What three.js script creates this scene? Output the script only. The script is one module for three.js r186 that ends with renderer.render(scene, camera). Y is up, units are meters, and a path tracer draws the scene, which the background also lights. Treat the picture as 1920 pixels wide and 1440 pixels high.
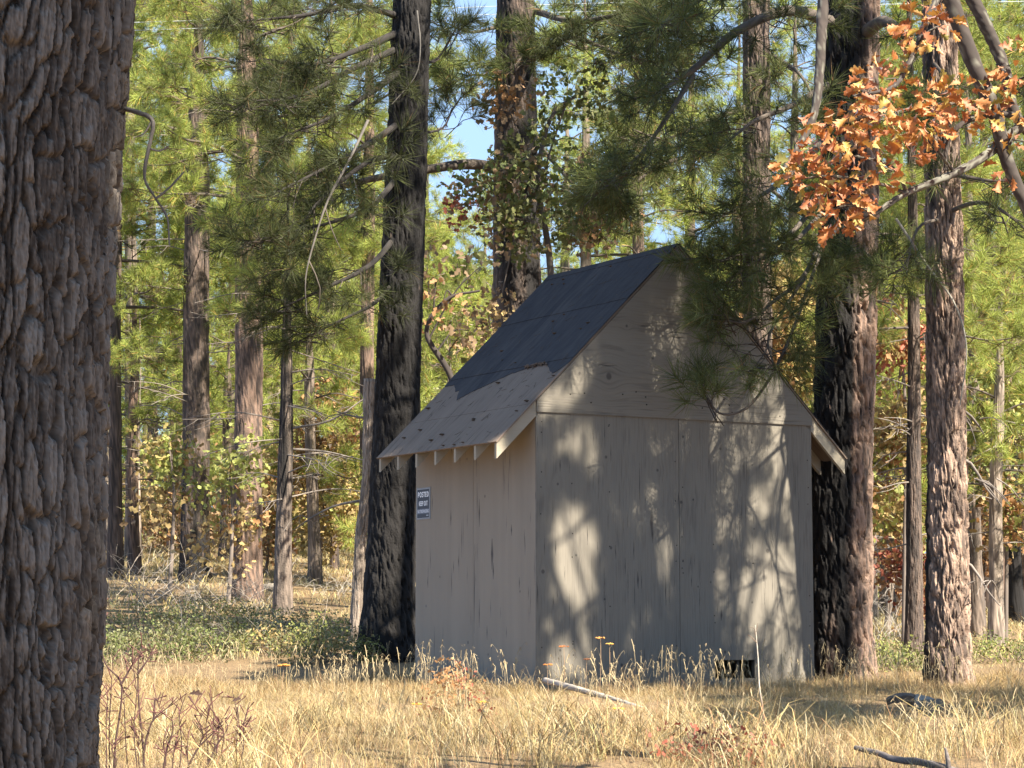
import * as THREE from 'three';
import { mergeGeometries } from 'three/addons/utils/BufferGeometryUtils.js';
import { ImprovedNoise } from 'three/addons/math/ImprovedNoise.js';

// ---------------------------------------------------------------- camera, sky, sun, exposure
const V = (x, y, z) => new THREE.Vector3(x, y, z);
const scene = new THREE.Scene();
const EYE = 0.578, PITCH = 0.1074, FPX = 4291;
const camera = new THREE.PerspectiveCamera(19.05, 1024 / 768, 0.1, 900);
camera.position.set(0, EYE, 0);
camera.rotation.set(PITCH, 0, 0);
const renderer = new THREE.WebGLRenderer({ antialias: true });
renderer.toneMapping = THREE.LinearToneMapping;
renderer.toneMappingExposure = 3.8;
renderer.shadowMap.enabled = true;

const SUN_AZ = THREE.MathUtils.degToRad(42), SUN_EL = THREE.MathUtils.degToRad(46);
const SUN = V(Math.sin(SUN_AZ) * Math.cos(SUN_EL), Math.sin(SUN_EL), Math.cos(SUN_AZ) * Math.cos(SUN_EL));
const sun = new THREE.DirectionalLight(new THREE.Color(1, 0.91, 0.76), 5);
sun.position.copy(SUN).multiplyScalar(80).add(V(0, 0, -25));
sun.target.position.set(0, 0, -25);
sun.castShadow = true;
sun.shadow.mapSize.set(4096, 4096);
Object.assign(sun.shadow.camera, { left: -60, right: 60, top: 60, bottom: -60, near: 1, far: 260 });
scene.add(sun, sun.target);
{
  const w = 256, h = 128, data = new Float32Array(w * h * 4);
  for (let y = 0; y < h; y++) for (let x = 0; x < w; x++) {
    const e = Math.max(0, Math.sin(((y + 0.5) / h - 0.5) * Math.PI)), t = Math.pow(e, 0.55), k = 0.48;
    const i = (y * w + x) * 4;
    data[i] = k * (0.36 * (1 - t) + 0.27 * t); data[i + 1] = k * (0.56 * (1 - t) + 0.40 * t); data[i + 2] = k * (0.86 * (1 - t) + 0.64 * t); data[i + 3] = 1;
  }
  const sky = new THREE.DataTexture(data, w, h, THREE.RGBAFormat, THREE.FloatType);
  sky.mapping = THREE.EquirectangularReflectionMapping; sky.magFilter = sky.minFilter = THREE.LinearFilter; sky.needsUpdate = true;
  scene.background = sky; scene.environment = sky;
}

// ---------------------------------------------------------------- helpers
function rng(seed) { let s = seed | 0; return () => { s = (s + 0x6d2b79f5) | 0; let t = Math.imul(s ^ (s >>> 15), 1 | s); t = (t + Math.imul(t ^ (t >>> 7), 61 | t)) ^ t; return ((t ^ (t >>> 14)) >>> 0) / 4294967296; }; }
const noiseGen = new ImprovedNoise();
const noise = (x, y, z = 0) => noiseGen.noise(x + 31.7, y + 17.3, z + 5.1);
const fbm = (x, y, z = 0, o = 4) => { let a = 0.5, s = 0; for (let i = 0; i < o; i++) { s += a * noise(x, y, z); x *= 2.03; y *= 2.03; z *= 2.03; a *= 0.5; } return s; };
const lerp = THREE.MathUtils.lerp, clamp = THREE.MathUtils.clamp, sstep = THREE.MathUtils.smoothstep;
const CP = Math.cos(PITCH), SP = Math.sin(PITCH);
// a place seen in the photograph at (px, py), d metres along the camera's axis
const P = (px, py, d) => { const x = (px - 960) / FPX * d, v = (720 - py) / FPX * d; return V(x, EYE + d * SP + v * CP, -(d * CP - v * SP)); };
function ground(x, z) {
  const d = -z;
  let h;
  if (d < 20) h = -(20 - Math.max(d, -12)) * 0.05;
  else if (d < 25) h = 0;
  else {
    const side = sstep(x / d, -0.10, 0.10), m = Math.min(d, 70) - 25, far = Math.max(0, Math.min(d, 240) - 70);
    h = lerp(0.072, 0.027, side) * m * sstep(d, 25, 27) + far * 0.02;
  }
  return h + 0.10 * fbm(x * 0.35, z * 0.35) + 0.03 * noise(x * 1.7, z * 1.7);
}
const at = (x, z, up = 0) => V(x, ground(x, z) + up, z);
function groundAt(px, d) { const x = (px - 960) / FPX * d * 1.0; return at(x, -d); }

const used = new Map();
function numbered(name) { const n = used.get(name) ?? 0; used.set(name, n + 1); return n ? name + '_' + String(n).padStart(3, '0') : name; }
function shadows(o) { o.castShadow = true; o.receiveShadow = true; return o; }
function tag(o, label, category, group, kind) { Object.assign(o.userData, { label, category }); if (group) o.userData.group = group; if (kind) o.userData.kind = kind; return o; }
function thing(name, label, category, pos, group) { const g = new THREE.Group(); g.name = numbered(name); g.position.copy(pos); scene.add(g); return tag(g, label, category, group); }
// geometry given in world places, hung under a thing
function part(name, geo, mat, parent, kind) { const m = shadows(new THREE.Mesh(geo, mat)); m.name = name; if (kind) m.userData.kind = kind; hang(m, parent); return m; }
function hang(m, parent) { const off = V(0, 0, 0); for (let p = parent; p && p !== scene; p = p.parent) off.add(p.position); m.position.sub(off); parent.add(m); return m; }
function solo(name, geo, mat, label, category, group, kind) { const m = shadows(new THREE.Mesh(geo, mat)); m.name = numbered(name); scene.add(m); return tag(m, label, category, group, kind); }
function instanced(name, geo, mat, list, parent, kind = 'stuff') {
  const m = shadows(new THREE.InstancedMesh(geo, mat, list.length)); m.name = name; if (kind) m.userData.kind = kind;
  const c = new THREE.Color();
  list.forEach((e, i) => { m.setMatrixAt(i, e.m); if (e.c) m.setColorAt(i, c.setRGB(...e.c)); });
  if (parent) hang(m, parent);
  return m;
}
const UP = V(0, 1, 0);
function place(pos, dir, roll, s) {              // +z of the prototype along dir
  const q = new THREE.Quaternion().setFromUnitVectors(V(0, 0, 1), dir.clone().normalize());
  q.multiply(new THREE.Quaternion().setFromAxisAngle(V(0, 0, 1), roll));
  return new THREE.Matrix4().compose(pos, q, typeof s === 'number' ? V(s, s, s) : s);
}
function geoOf(pos, idx, col, uv) {
  const g = new THREE.BufferGeometry();
  g.setAttribute('position', new THREE.Float32BufferAttribute(pos, 3));
  if (col) g.setAttribute('color', new THREE.Float32BufferAttribute(col, 3));
  if (uv) g.setAttribute('uv', new THREE.Float32BufferAttribute(uv, 2));
  g.setIndex(idx); g.computeVertexNormals(); return g;
}
// a tube along points with its own radius at each; disp(u metres round, v metres along, angle) -> outward shift, col -> colour
function tube(pts, radii, nu, nv, { disp, col, uvs = true, cap = true } = {}) {
  const curve = new THREE.CatmullRomCurve3(pts, false, 'centripetal'), len = curve.getLength(), pos = [], cl = [], uv = [], idx = [];
  const rad = (t) => { const f = t * (radii.length - 1), i = Math.min(Math.floor(f), radii.length - 2); return lerp(radii[i], radii[i + 1], f - i); };
  let nrm = null, prevT = null; const rMean = radii.reduce((a, b) => a + b) / radii.length;
  for (let j = 0; j <= nv; j++) {
    const t = j / nv, c = curve.getPoint(t), T = curve.getTangent(t).normalize();
    if (!nrm) { nrm = Math.abs(T.y) > 0.7 ? V(1, 0, 0) : V(0, 1, 0); nrm.addScaledVector(T, -nrm.dot(T)).normalize(); }
    else { nrm.applyQuaternion(new THREE.Quaternion().setFromUnitVectors(prevT, T)); nrm.addScaledVector(T, -nrm.dot(T)).normalize(); }
    prevT = T; const b = new THREE.Vector3().crossVectors(T, nrm), r = rad(t);
    for (let i = 0; i <= nu; i++) {
      const a = i / nu * Math.PI * 2, k = i === nu ? 0 : i, u = (k / nu) * Math.PI * 2 * rMean, v = t * len;
      const rr = r + (disp ? disp(u, v, k / nu * Math.PI * 2, t) : 0);
      const p = c.clone().addScaledVector(nrm, Math.cos(a) * rr).addScaledVector(b, Math.sin(a) * rr);
      pos.push(p.x, p.y, p.z);
      if (col) cl.push(...col(u, v, k / nu * Math.PI * 2, t));
      if (uvs) uv.push(i / nu * Math.PI * 2 * rMean, v);
    }
  }
  const w = nu + 1;
  for (let j = 0; j < nv; j++) for (let i = 0; i < nu; i++) { const a = j * w + i; idx.push(a, a + 1, a + w, a + 1, a + w + 1, a + w); }
  if (cap) for (const j of [0, nv]) { const c = curve.getPoint(j / nv), n = pos.length / 3; pos.push(c.x, c.y, c.z); if (col) cl.push(...col(0, j / nv * len, 0, j / nv)); if (uvs) uv.push(0, 0); for (let i = 0; i < nu; i++) j ? idx.push(j * w + i, j * w + i + 1, n) : idx.push(i + 1, i, n); }
  return geoOf(pos, idx, col ? cl : null, uvs ? uv : null);
}
// cells stretched along the trunk, wrapped round it: [nearest, second, id]
const hash = (i, j, k) => { let h = Math.imul(i, 374761393) + Math.imul(j, 668265263) + Math.imul(k, 974711); h = Math.imul(h ^ (h >>> 13), 1274126177); return ((h ^ (h >>> 16)) >>> 0) / 4294967296; };
function cells(x, y, wrap, seed) {
  const xi = Math.floor(x), yi = Math.floor(y); let f1 = 9, f2 = 9, id = 0, ox = 0, oy = 0;
  for (let dy = -1; dy <= 1; dy++) for (let dx = -1; dx <= 1; dx++) {
    const cx = xi + dx, cy = yi + dy, kx = ((cx % wrap) + wrap) % wrap;
    const px = cx + 0.5 + 0.85 * (hash(kx, cy, seed) - 0.5), py = cy + 0.5 + 0.9 * (hash(kx, cy, seed + 7) - 0.5), d = Math.hypot(px - x, py - y);
    if (d < f1) { f2 = f1; f1 = d; id = hash(kx, cy, seed + 3); ox = x - px; oy = y - py; } else if (d < f2) f2 = d;
  }
  return [f1, f2, id, ox, oy];
}
function barkOf({ r, cellW, cellH, depth, seed, base, tint, char = 0, charCol = [0.011, 0.0095, 0.0092], fleck = 0.12, rough = 0.35 }) {
  const n = Math.max(3, Math.round(2 * Math.PI * r / cellW));
  const look = (a, v) => {
    const x = a / (2 * Math.PI) * n, c = Math.cos(a), s = Math.sin(a), R = n / 6;
    const rag = 0.16 * noise(c * R * 7, v / cellH * 5, s * R * 7 + 2) + 0.1 * noise(c * R * 14, v / cellH * 9, s * R * 14 + 2), wx = x + rag + 0.55 * noise(c * R * 1.3, v / cellH * 1.1, s * R * 1.3 + seed), wy = v / cellH + rag * 0.5 + 0.35 * noise(c * R * 2.1 + 9, v / cellH * 2, s * R * 2.1);
    const [f1, f2, id, ox, oy] = cells(wx, wy, n, seed), edge = f2 - f1, tilt = ox * Math.cos(id * 40) + oy * Math.sin(id * 40);
    const fine = fbm(c * R * 2.6, v / cellH * 1.6, s * R * 2.6 + seed, 3), grain = noise(c * R * 9, v / cellH * 5, s * R * 9);
    return { edge, id, tilt, fine, grain, c, s, R };
  };
  return {
    disp: (u, v, a) => { const k = look(a, v); return depth * (1.3 * sstep(k.edge, 0.0, 0.17) - 0.85 + 0.6 * (k.id - 0.5) + 0.5 * k.tilt + rough * (k.fine * 1.5 + k.grain * 0.7)); },
    col: (u, v, a, t) => {
      const k = look(a, v), m = clamp(0.42 + 0.9 * (k.id - 0.5) + 1.6 * k.fine + 0.8 * k.grain, 0, 1), out = base.map((b, i) => lerp(b, tint[i], m) * (1 + 0.25 * k.grain));
      if (char) {
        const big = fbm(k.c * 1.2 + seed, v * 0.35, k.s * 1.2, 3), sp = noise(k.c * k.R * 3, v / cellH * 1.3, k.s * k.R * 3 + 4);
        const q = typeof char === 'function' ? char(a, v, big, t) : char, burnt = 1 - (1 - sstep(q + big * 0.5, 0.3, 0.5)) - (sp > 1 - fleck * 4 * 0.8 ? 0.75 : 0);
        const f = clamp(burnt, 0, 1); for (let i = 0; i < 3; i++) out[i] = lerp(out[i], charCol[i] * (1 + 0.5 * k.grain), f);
      }
      return out;
    },
  };
}
function dataTex(w, h, f, srgb = false, rx = 1, ry = 1) {
  const d = new Uint8Array(w * h * 4);
  for (let y = 0; y < h; y++) for (let x = 0; x < w; x++) { const c = f(x / w, y / h, x, y), i = (y * w + x) * 4; for (let k = 0; k < 3; k++) d[i + k] = clamp(Math.round((srgb ? Math.pow(clamp(c[k], 0, 1), 1 / 2.2) : c[k]) * 255), 0, 255); d[i + 3] = 255; }
  const t = new THREE.DataTexture(d, w, h); t.magFilter = THREE.LinearFilter; t.minFilter = THREE.LinearMipmapLinearFilter; t.wrapS = t.wrapT = THREE.RepeatWrapping; t.repeat.set(rx, ry);
  if (srgb) t.colorSpace = THREE.SRGBColorSpace; t.needsUpdate = true; return t;
}

// ---------------------------------------------------------------- materials
const M = {};
const std = (o) => new THREE.MeshStandardMaterial({ roughness: 0.9, ...o });
const barkGrain = dataTex(256, 512, (u, v) => { const h = 0.5 + 0.5 * fbm(u * 40, v * 22, 0, 4) + 0.15 * noise(u * 90, v * 30); return [h, h, h]; }, false, 3, 1.6);
M.bark = std({ vertexColors: true, roughness: 0.95, bumpMap: barkGrain, bumpScale: 0.01 });
M.limb = std({ vertexColors: true, roughness: 0.95 });
M.needles = new THREE.MeshPhysicalMaterial({ vertexColors: true, roughness: 0.8, transmission: 0.52, thickness: 0, side: THREE.DoubleSide, specularIntensity: 0.35 });
M.leaves = new THREE.MeshPhysicalMaterial({ vertexColors: true, roughness: 0.8, transmission: 0.4, thickness: 0, side: THREE.DoubleSide, specularIntensity: 0.6 });
M.grass = new THREE.MeshPhysicalMaterial({ vertexColors: true, roughness: 0.85, side: THREE.DoubleSide, specularIntensity: 0.4 });

// ---------------------------------------------------------------- ground
{
  const litter = dataTex(512, 512, (u, v) => { const s = Math.max(sstep(noise(u * 150 + 3 * noise(u * 9, v * 9), v * 26), 0.12, 0.3), sstep(noise(u * 24, v * 150 + 3 * noise(u * 8, v * 8, 4), 3), 0.14, 0.32)), k = 0.55 + 0.45 * s + 0.35 * fbm(u * 18, v * 18, 6, 4); return [k, k * (0.96 - 0.06 * s), k * (0.9 - 0.1 * s)]; }, true), rough = dataTex(256, 256, (u, v) => { const h = 0.5 + 0.6 * fbm(u * 30, v * 30, 2, 4); return [h, h, h]; });
  const uvs = [], xs = [], zs = [];
  for (let i = -60; i <= 60; i++) xs.push(Math.sign(i) * (Math.abs(i) * 0.25 + Math.pow(Math.abs(i) / 60, 4) * 330));
  for (let j = 0; j <= 150; j++) { const t = j / 150; zs.push(14 - 60 * t - 400 * Math.pow(t, 4)); }
  const pos = [], idx = [], col = [], w = xs.length;
  for (const z of zs) for (const x of xs) {
    pos.push(x, ground(x, z), z); uvs.push(x * 0.8, z * 0.8);
    const k = fbm(x * 0.8, z * 0.8, 3), q = clamp(0.5 + k, 0, 1);
    col.push(lerp(0.17, 0.27, q), lerp(0.115, 0.19, q), lerp(0.062, 0.098, q));
  }
  for (let j = 0; j < zs.length - 1; j++) for (let i = 0; i < w - 1; i++) { const a = j * w + i; idx.push(a, a + 1, a + w, a + 1, a + w + 1, a + w); }
  const g = geoOf(pos, idx, col, uvs);
  const m = solo('ground', g, std({ vertexColors: true, roughness: 1, map: litter, bumpMap: rough, bumpScale: 0.02 }), 'forest floor of dry soil and needle litter under the grass', 'ground', null, 'structure');
}

// ---------------------------------------------------------------- the shed
const TH = 0.5359, SW = 3.3586, SL = 2.44, SH = 2.7223, RIDGE = 4.4655, SO = 0.4586, EAVE = 2.378;
const SHED = V(0.2316, 0, -22.075);
const F = V(Math.cos(TH), 0, -Math.sin(TH)), S = V(-Math.sin(TH), 0, -Math.cos(TH)), NF = V(Math.sin(TH), 0, Math.cos(TH));
// shed axes: a along the gable wall from the near corner, y up, b out towards the viewer (front face at b = 0, back at b = -SL)
const shedM = new THREE.Matrix4().makeBasis(F, UP, NF).setPosition(SHED);
const slope = (RIDGE - EAVE) / (SW / 2 + SO);
function ply({ w = 512, h = 1024, dir = 'v', base, dark, seed, contrast = 1, knots = 10, checks = 40, footTint = 0, wide = 1.2, marks = [] }) {
  const r = rng(seed), kn = [], ck = [];
  for (let i = 0; i < knots; i++) kn.push([r(), r(), 0.007 + 0.011 * r() * r(), r()]);
  for (let i = 0; i < checks; i++) ck.push([r(), r(), 0.02 + 0.09 * r() * r(), wide * (0.0012 + 0.003 * r() * r()), r()]);
  ck.push(...marks);
  const colr = new Float32Array(w * h), hgt = new Float32Array(w * h);
  for (let y = 0; y < h; y++) for (let x = 0; x < w; x++) {
    const u = x / w, v = y / h, A = dir === 'v' ? u : v, B = dir === 'v' ? v : u;
    let wob = 0, kd = 0;
    for (const k of kn) { const dx = (A - k[0]), dy = (B - k[1]) * 1.6, d2 = dx * dx + dy * dy; wob += dx * 0.9 * Math.exp(-d2 / (k[2] * k[2] * 18)); kd = Math.max(kd, 1 - sstep(Math.sqrt(d2), k[2] * 0.55, k[2] * 1.1)); }
    const a = A - wob + 0.004 * noise(A * 8, B * 3, seed);
    const ring = fbm(a * 120, B * 2.2, seed, 3) + 0.6 * noise(a * 260, B * 5, seed);
    const band = noise(a * 14, B * 0.6, seed + 4);
    const aw = a + 0.0025 * noise(a * 40, B * 14, seed + 9); const groove = Math.max(sstep(noise(aw * 185, B * 9, seed + 2), 0.12, 0.5), 0.75 * sstep(noise(aw * 90, B * 11, seed + 6), 0.16, 0.5)) * (0.35 + 0.65 * sstep(fbm(a * 9, B * 4, seed + 14, 3), -0.2, 0.3));
    let crack = 0;
    for (const c of ck) { const db = Math.abs(B - c[1]) / c[2]; if (db < 1) { const da = Math.abs(A - c[0] - 0.0025 * noise(B * 40, c[0] * 50)); crack = Math.max(crack, (1 - sstep(da, c[3] * 0.4, c[3] * (1.3 - db))) * (1 - db * 0.6)); } }
    const s = clamp(contrast * (0.40 * ring + 0.42 * groove + 0.35 * sstep(fbm(a * 16, B * 5, seed + 31, 4), 0.16, 0.4)), 0, 1) * 0.8;
    colr[y * w + x] = clamp(s + 0.95 * crack + 0.7 * kd + 0.10 * band, -0.2, 1);
    hgt[y * w + x] = clamp(0.8 - 0.5 * groove * contrast + 0.12 * ring * contrast - 0.6 * crack - 0.15 * kd, 0, 1);
  }
  const map = dataTex(w, h, (u, v, x, y) => { const k = colr[y * w + x], g = 1 + 0.10 * fbm(u * 5, v * 5, seed, 4), st = footTint ? clamp(sstep(0.2 - v + 0.1 * fbm(u * 9, v * 5, seed + 8, 4), 0.03, 0.16), 0, 1) * footTint : 0; return base.map((b, i) => lerp(lerp(b * g, dark[i], k), [0.12, 0.135, 0.135][i], st)); }, true);
  const bump = dataTex(w, h, (u, v, x, y) => { const k = hgt[y * w + x]; return [k, k, k]; });
  return { map, bumpMap: bump, bumpScale: 0.004, roughness: 0.85 };
}
{
  const shed = new THREE.Group();
  const toWorld = (g) => g.applyMatrix4(shedM);
  shed.name = numbered('wooden_shed'); shed.position.copy(SHED); scene.add(shed);
  tag(shed, 'weathered taupe plywood shed with a steep torn tar paper roof', 'shed');
  const add = (name, g, mat, parent = shed, label) => { const m = part(name, toWorld(g), mat, parent); if (label) m.userData.label = label; return m; };
  const uvFrom = (g, fx, fy) => { const p = g.attributes.position, uv = new Float32Array(p.count * 2); for (let i = 0; i < p.count; i++) { uv[2 * i] = fx(p.getX(i), p.getY(i), p.getZ(i)); uv[2 * i + 1] = fy(p.getX(i), p.getY(i), p.getZ(i)); } g.setAttribute('uv', new THREE.BufferAttribute(uv, 2)); return g; };
  const slab = (pts, thick, holes) => { const s = new THREE.Shape(pts.map((p) => new THREE.Vector2(...p))); for (const h of holes ?? []) s.holes.push(new THREE.Path(h.map((p) => new THREE.Vector2(...p)))); return new THREE.ExtrudeGeometry(s, { depth: thick, bevelEnabled: false }); };
  const T = 0.016, half = SW / 2, dark = [0.04, 0.034, 0.03];
  const taupe = [0.180, 0.160, 0.128];
  // front: two upright sheets, the gable sheet above laps them
  const front = [ply({ base: taupe, dark, seed: 11, knots: 13, checks: 60, marks: [[0.8, 0.62, 0.05, 0.012, 0.5], [0.805, 0.58, 0.03, 0.007, 0.5], [0.7, 0.42, 0.03, 0.007, 0.3]] }), ply({ base: taupe, dark, seed: 12, knots: 12, checks: 40, marks: [[0.62, 0.44, 0.02, 0.012, 0.2], [0.3, 0.3, 0.02, 0.008, 0.4]] })];
  const vent = [[2.10, 0.10], [2.60, 0.10], [2.60, 0.285], [2.10, 0.285]];
  for (let k = 0; k < 2; k++) {
    const a0 = k * half + (k ? 0.003 : 0), a1 = (k + 1) * half - (k ? 0 : 0.003);
    const g = slab([[a0, -0.12], [a1, -0.12], [a1, SH], [a0, SH]], T, k ? [vent] : null).translate(0, 0, -T);
    uvFrom(g, (x) => (x - k * half) / half, (x, y) => (y + 0.12) / (SH + 0.12));
    add('wall_panel', g, std(front[k]), shed, k ? 'upright plywood sheet with a vent opening at its foot' : null);
  }
  const gh = (a) => RIDGE - Math.abs(a - half) * slope - 0.03;
  const gab = ply({ w: 1024, h: 512, dir: 'h', base: [0.180, 0.160, 0.128], dark, seed: 15, knots: 14, checks: 30, contrast: 1.1 });
  const gg = slab([[0.0, SH - 0.035], [SW, SH - 0.02], [SW, gh(SW)], [half, gh(half)], [0, gh(0)]], T).translate(0, 0, 0.003);
  uvFrom(gg, (x) => x / SW, (x, y) => (y - SH) / 2.4);
  add('gable_panel', gg, std(gab));
  add('corner_post', new THREE.BoxGeometry(0.05, SH - 0.1, 0.05).translate(0.045, SH / 2 - 0.05, -0.045), std({ color: 0x6a5a48 }));
  add('corner_post', new THREE.BoxGeometry(0.05, SH - 0.1, 0.05).translate(SW - 0.045, SH / 2 - 0.05, -0.045), std({ color: 0x6a5a48 }));
  add('floor_deck', new THREE.BoxGeometry(SW - 0.06, 0.08, SL - 0.06).translate(half, 0.02, -SL / 2), std({ color: 0x4a3c2e }));
  const louver = std({ color: 0x2a2622, roughness: 0.9 });
  const fr = std({ color: 0x4b443b });
  const vf = add('vent_frame', mergeGeometries([new THREE.BoxGeometry(0.52, 0.02, 0.05).translate(2.35, 0.292, -0.03), new THREE.BoxGeometry(0.02, 0.17, 0.05).translate(2.095, 0.19, -0.03), new THREE.BoxGeometry(0.02, 0.17, 0.05).translate(2.605, 0.19, -0.03), new THREE.BoxGeometry(0.025, 0.18, 0.04).translate(2.42, 0.19, -0.06)]), fr);
  // side walls: two sheets each; smooth painted ply, base lightened for bounced light, cooler towards the foot
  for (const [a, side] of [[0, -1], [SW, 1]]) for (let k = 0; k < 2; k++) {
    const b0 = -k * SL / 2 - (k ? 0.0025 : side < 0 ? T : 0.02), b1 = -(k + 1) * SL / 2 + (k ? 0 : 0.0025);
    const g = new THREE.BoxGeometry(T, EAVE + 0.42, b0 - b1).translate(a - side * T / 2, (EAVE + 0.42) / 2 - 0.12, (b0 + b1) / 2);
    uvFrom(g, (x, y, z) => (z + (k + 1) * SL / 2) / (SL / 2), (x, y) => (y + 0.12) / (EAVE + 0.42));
    add('side_panel', g, std(ply({ base: [0.25, 0.213, 0.166], dark: [0.045, 0.04, 0.036], seed: 21 + k + side, contrast: 0.14, knots: 4, checks: 26, wide: 1.9, marks: k ? [[0.62, 0.66, 0.03, 0.008, 0.2], [0.75, 0.5, 0.02, 0.006, 0.2]] : [[0.31, 0.52, 0.055, 0.022, 0.4], [0.33, 0.46, 0.03, 0.012, 0.4], [0.1, 0.67, 0.05, 0.012, 0.2], [0.02, 0.4, 0.16, 0.008, 0.7], [0.62, 0.6, 0.02, 0.01, 0.3]], footTint: side < 0 ? 0.8 : 0.2 })));
  }
  add('rear_wall', slab([[T + 0.004, -0.12], [SW - T - 0.004, -0.12], [SW - T - 0.004, gh(SW)], [half, gh(half)], [T + 0.004, gh(0)]], T).translate(0, 0, -SL), std({ color: 0x83775f }));
  // roof: rafters with exposed tails, plywood decking, tar paper torn off at the eave
  const ang = Math.atan(slope), nL = V(-Math.sin(ang), Math.cos(ang), 0), dL = V(-Math.cos(ang), -Math.sin(ang), 0);
  const len = (half + SO) / Math.cos(ang);
  const roofP = (side, t, up, b) => { const n = nL.clone(), d = dL.clone(); if (side > 0) { n.x *= -1; d.x *= -1; } return V(half, RIDGE, b).addScaledVector(d, t).addScaledVector(n, up); };
  const quadSlab = (side, t0, t1, u0, u1, b0, b1, nt = 1, nb = 1, jog = null) => {      // a sheet lying on the slope
    const pos = [], idx = [], uv = [];
    for (const up of [u0, u1]) for (let j = 0; j <= nt; j++) for (let i = 0; i <= nb; i++) {
      const b = lerp(b0, b1, i / nb), tE = jog ? jog(i / nb) : t1, t = lerp(t0, tE, j / nt), p = roofP(side, t, up + (jog && up === u1 ? 0.0 : 0), b);
      pos.push(p.x, p.y, p.z); uv.push((b + SL) / SL, t / len);
    }
    const w = nb + 1, n = (nt + 1) * w;
    for (let j = 0; j < nt; j++) for (let i = 0; i < nb; i++) { const a = j * w + i; idx.push(a, a + w, a + 1, a + 1, a + w, a + w + 1); idx.push(n + a, n + a + 1, n + a + w, n + a + 1, n + a + w + 1, n + a + w); }
    const rim = []; for (let i = 0; i <= nb; i++) rim.push(i); for (let j = 1; j <= nt; j++) rim.push(j * w + nb); for (let i = nb - 1; i >= 0; i--) rim.push(nt * w + i); for (let j = nt - 1; j >= 1; j--) rim.push(j * w);
    rim.forEach((a, k) => { const c = rim[(k + 1) % rim.length]; idx.push(a, c, n + a, c, n + c, n + a); });
    const g = geoOf(pos, idx, null, uv); const ng = g.toNonIndexed(); ng.computeVertexNormals(); return ng;
  };
  const cream = std(ply({ w: 256, h: 256, base: [0.31, 0.27, 0.205], dark: [0.2, 0.16, 0.11], seed: 31, contrast: 0.5, knots: 2, checks: 8 }));
  for (const side of [-1, 1]) {
    for (let k = 0; k < 7; k++) {                                                       // rafters on 40 cm centres, the last flush with the gable
      const b = -0.019 - k * (SL - 0.04) / 6, th = 0.019, dep = k ? 0.105 : 0.115;
      const top = -0.013, pts = [roofP(side, 0.02, top, 0), roofP(side, len - 0.012, top, 0)];
      const e = pts[1].clone(); const cut = dep / Math.cos(ang);
      const shape = [[pts[0].x, pts[0].y], [e.x, e.y], [e.x, e.y - cut], [pts[0].x, pts[0].y - cut]];
      const g = slab(shape, th * 2).translate(0, 0, b - th);
      uvFrom(g, (x, y, z) => (y + z * 3) * 0.8, (x) => x * 0.5);
      add('rafter', g, cream, shed, k ? null : 'pale end rafter flush with the gable wall');
    }
    const deckTex = ply({ w: 512, h: 512, base: [0.185, 0.142, 0.112], dark: [0.045, 0.035, 0.03], seed: 41 + side, contrast: 0.95, knots: 7, checks: 70 });
    const deckMat = new THREE.MeshPhysicalMaterial({ ...deckTex, roughness: 1, specularIntensity: 0.25 });
    for (const [t0, t1] of [[0, 1.22], [1.224, 2.44], [2.444, len]].filter((q) => q[0] < len)) add('roof_sheathing', quadSlab(side, t0, Math.min(t1, len), -0.012, 0.002, -SL - 0.03, 0.024, 1, 1), deckMat);
  }
  // tar paper: strips lapped from the eave up; the lowest is torn to a ragged edge
  const feltTex = (seed) => ({
    map: dataTex(512, 512, (u, v) => { const s = sstep(noise(u * 4.2 + 0.35 * v, v * 0.35, seed), 0.28, 0.55) * 0.25 + 0.35 * sstep(Math.abs(u - 0.38 - 0.02 * noise(v * 5, 2)), 0.03, 0.0), n = 1 + 0.16 * fbm(u * 30, v * 30, seed, 4) + 0.12 * fbm(u * 5, v * 5, seed); const b = [0.030, 0.031, 0.037]; return b.map((q, i) => q * n + s * (0.3 + 0.7 * clamp(0.5 + noise(u * 40, v * 12), 0, 1)) * [0.05, 0.042, 0.034][i]); }, true),
    bumpMap: dataTex(256, 256, (u, v) => { const h = 0.5 + 0.35 * fbm(u * 6, v * 6, seed, 3) + 0.25 * noise(u * 90, v * 90); return [h, h, h]; }), bumpScale: 0.006, roughness: 0.95, specularIntensity: 0.25,
  });
  const rr = rng(5), felt = new THREE.MeshPhysicalMaterial(feltTex(3));
  const torn = (q) => { const x = 1 - q; // 0 at the near rake
    const knots = [[0, 1.83], [0.03, 1.93], [0.05, 1.975], [0.10, 1.93], [0.14, 1.86], [0.2, 1.78], [0.27, 1.79], [0.33, 1.795], [0.45, 1.85], [0.55, 1.95], [0.66, 2.05], [0.735, 2.155], [0.76, 2.09], [0.8, 1.98], [0.83, 1.99], [0.86, 1.93], [0.9, 1.86], [1, 1.85]];
    let i = 0; while (i < knots.length - 2 && knots[i + 1][0] < x) i++;
    const [a, b] = [knots[i], knots[i + 1]]; return lerp(a[1], b[1], clamp((x - a[0]) / (b[0] - a[0]), 0, 1)) + 0.012 * noise(x * 60, 3); };
  const strips = [[1.55, 0, 0.0045, 0.0075, torn], [0.78, 1.76, 0.0095, 0.0125, null], [-0.0, 0.86, 0.0145, 0.0175, null]];
  for (const side of [-1, 1]) strips.forEach(([t0, t1, u0, u1, jog], k) => {
    const g = quadSlab(side, t0, t1, u0, u1, -SL - 0.034, 0.03, 3, 90, jog && side < 0 ? jog : (q) => (jog ? 2.6 : t1) + 0.006 * noise(q * 12, k));
    const m = add('roofing_felt', g, felt); if (!k && side < 0) m.userData.label = 'lowest tar paper strip torn to a ragged edge';
  });
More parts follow.
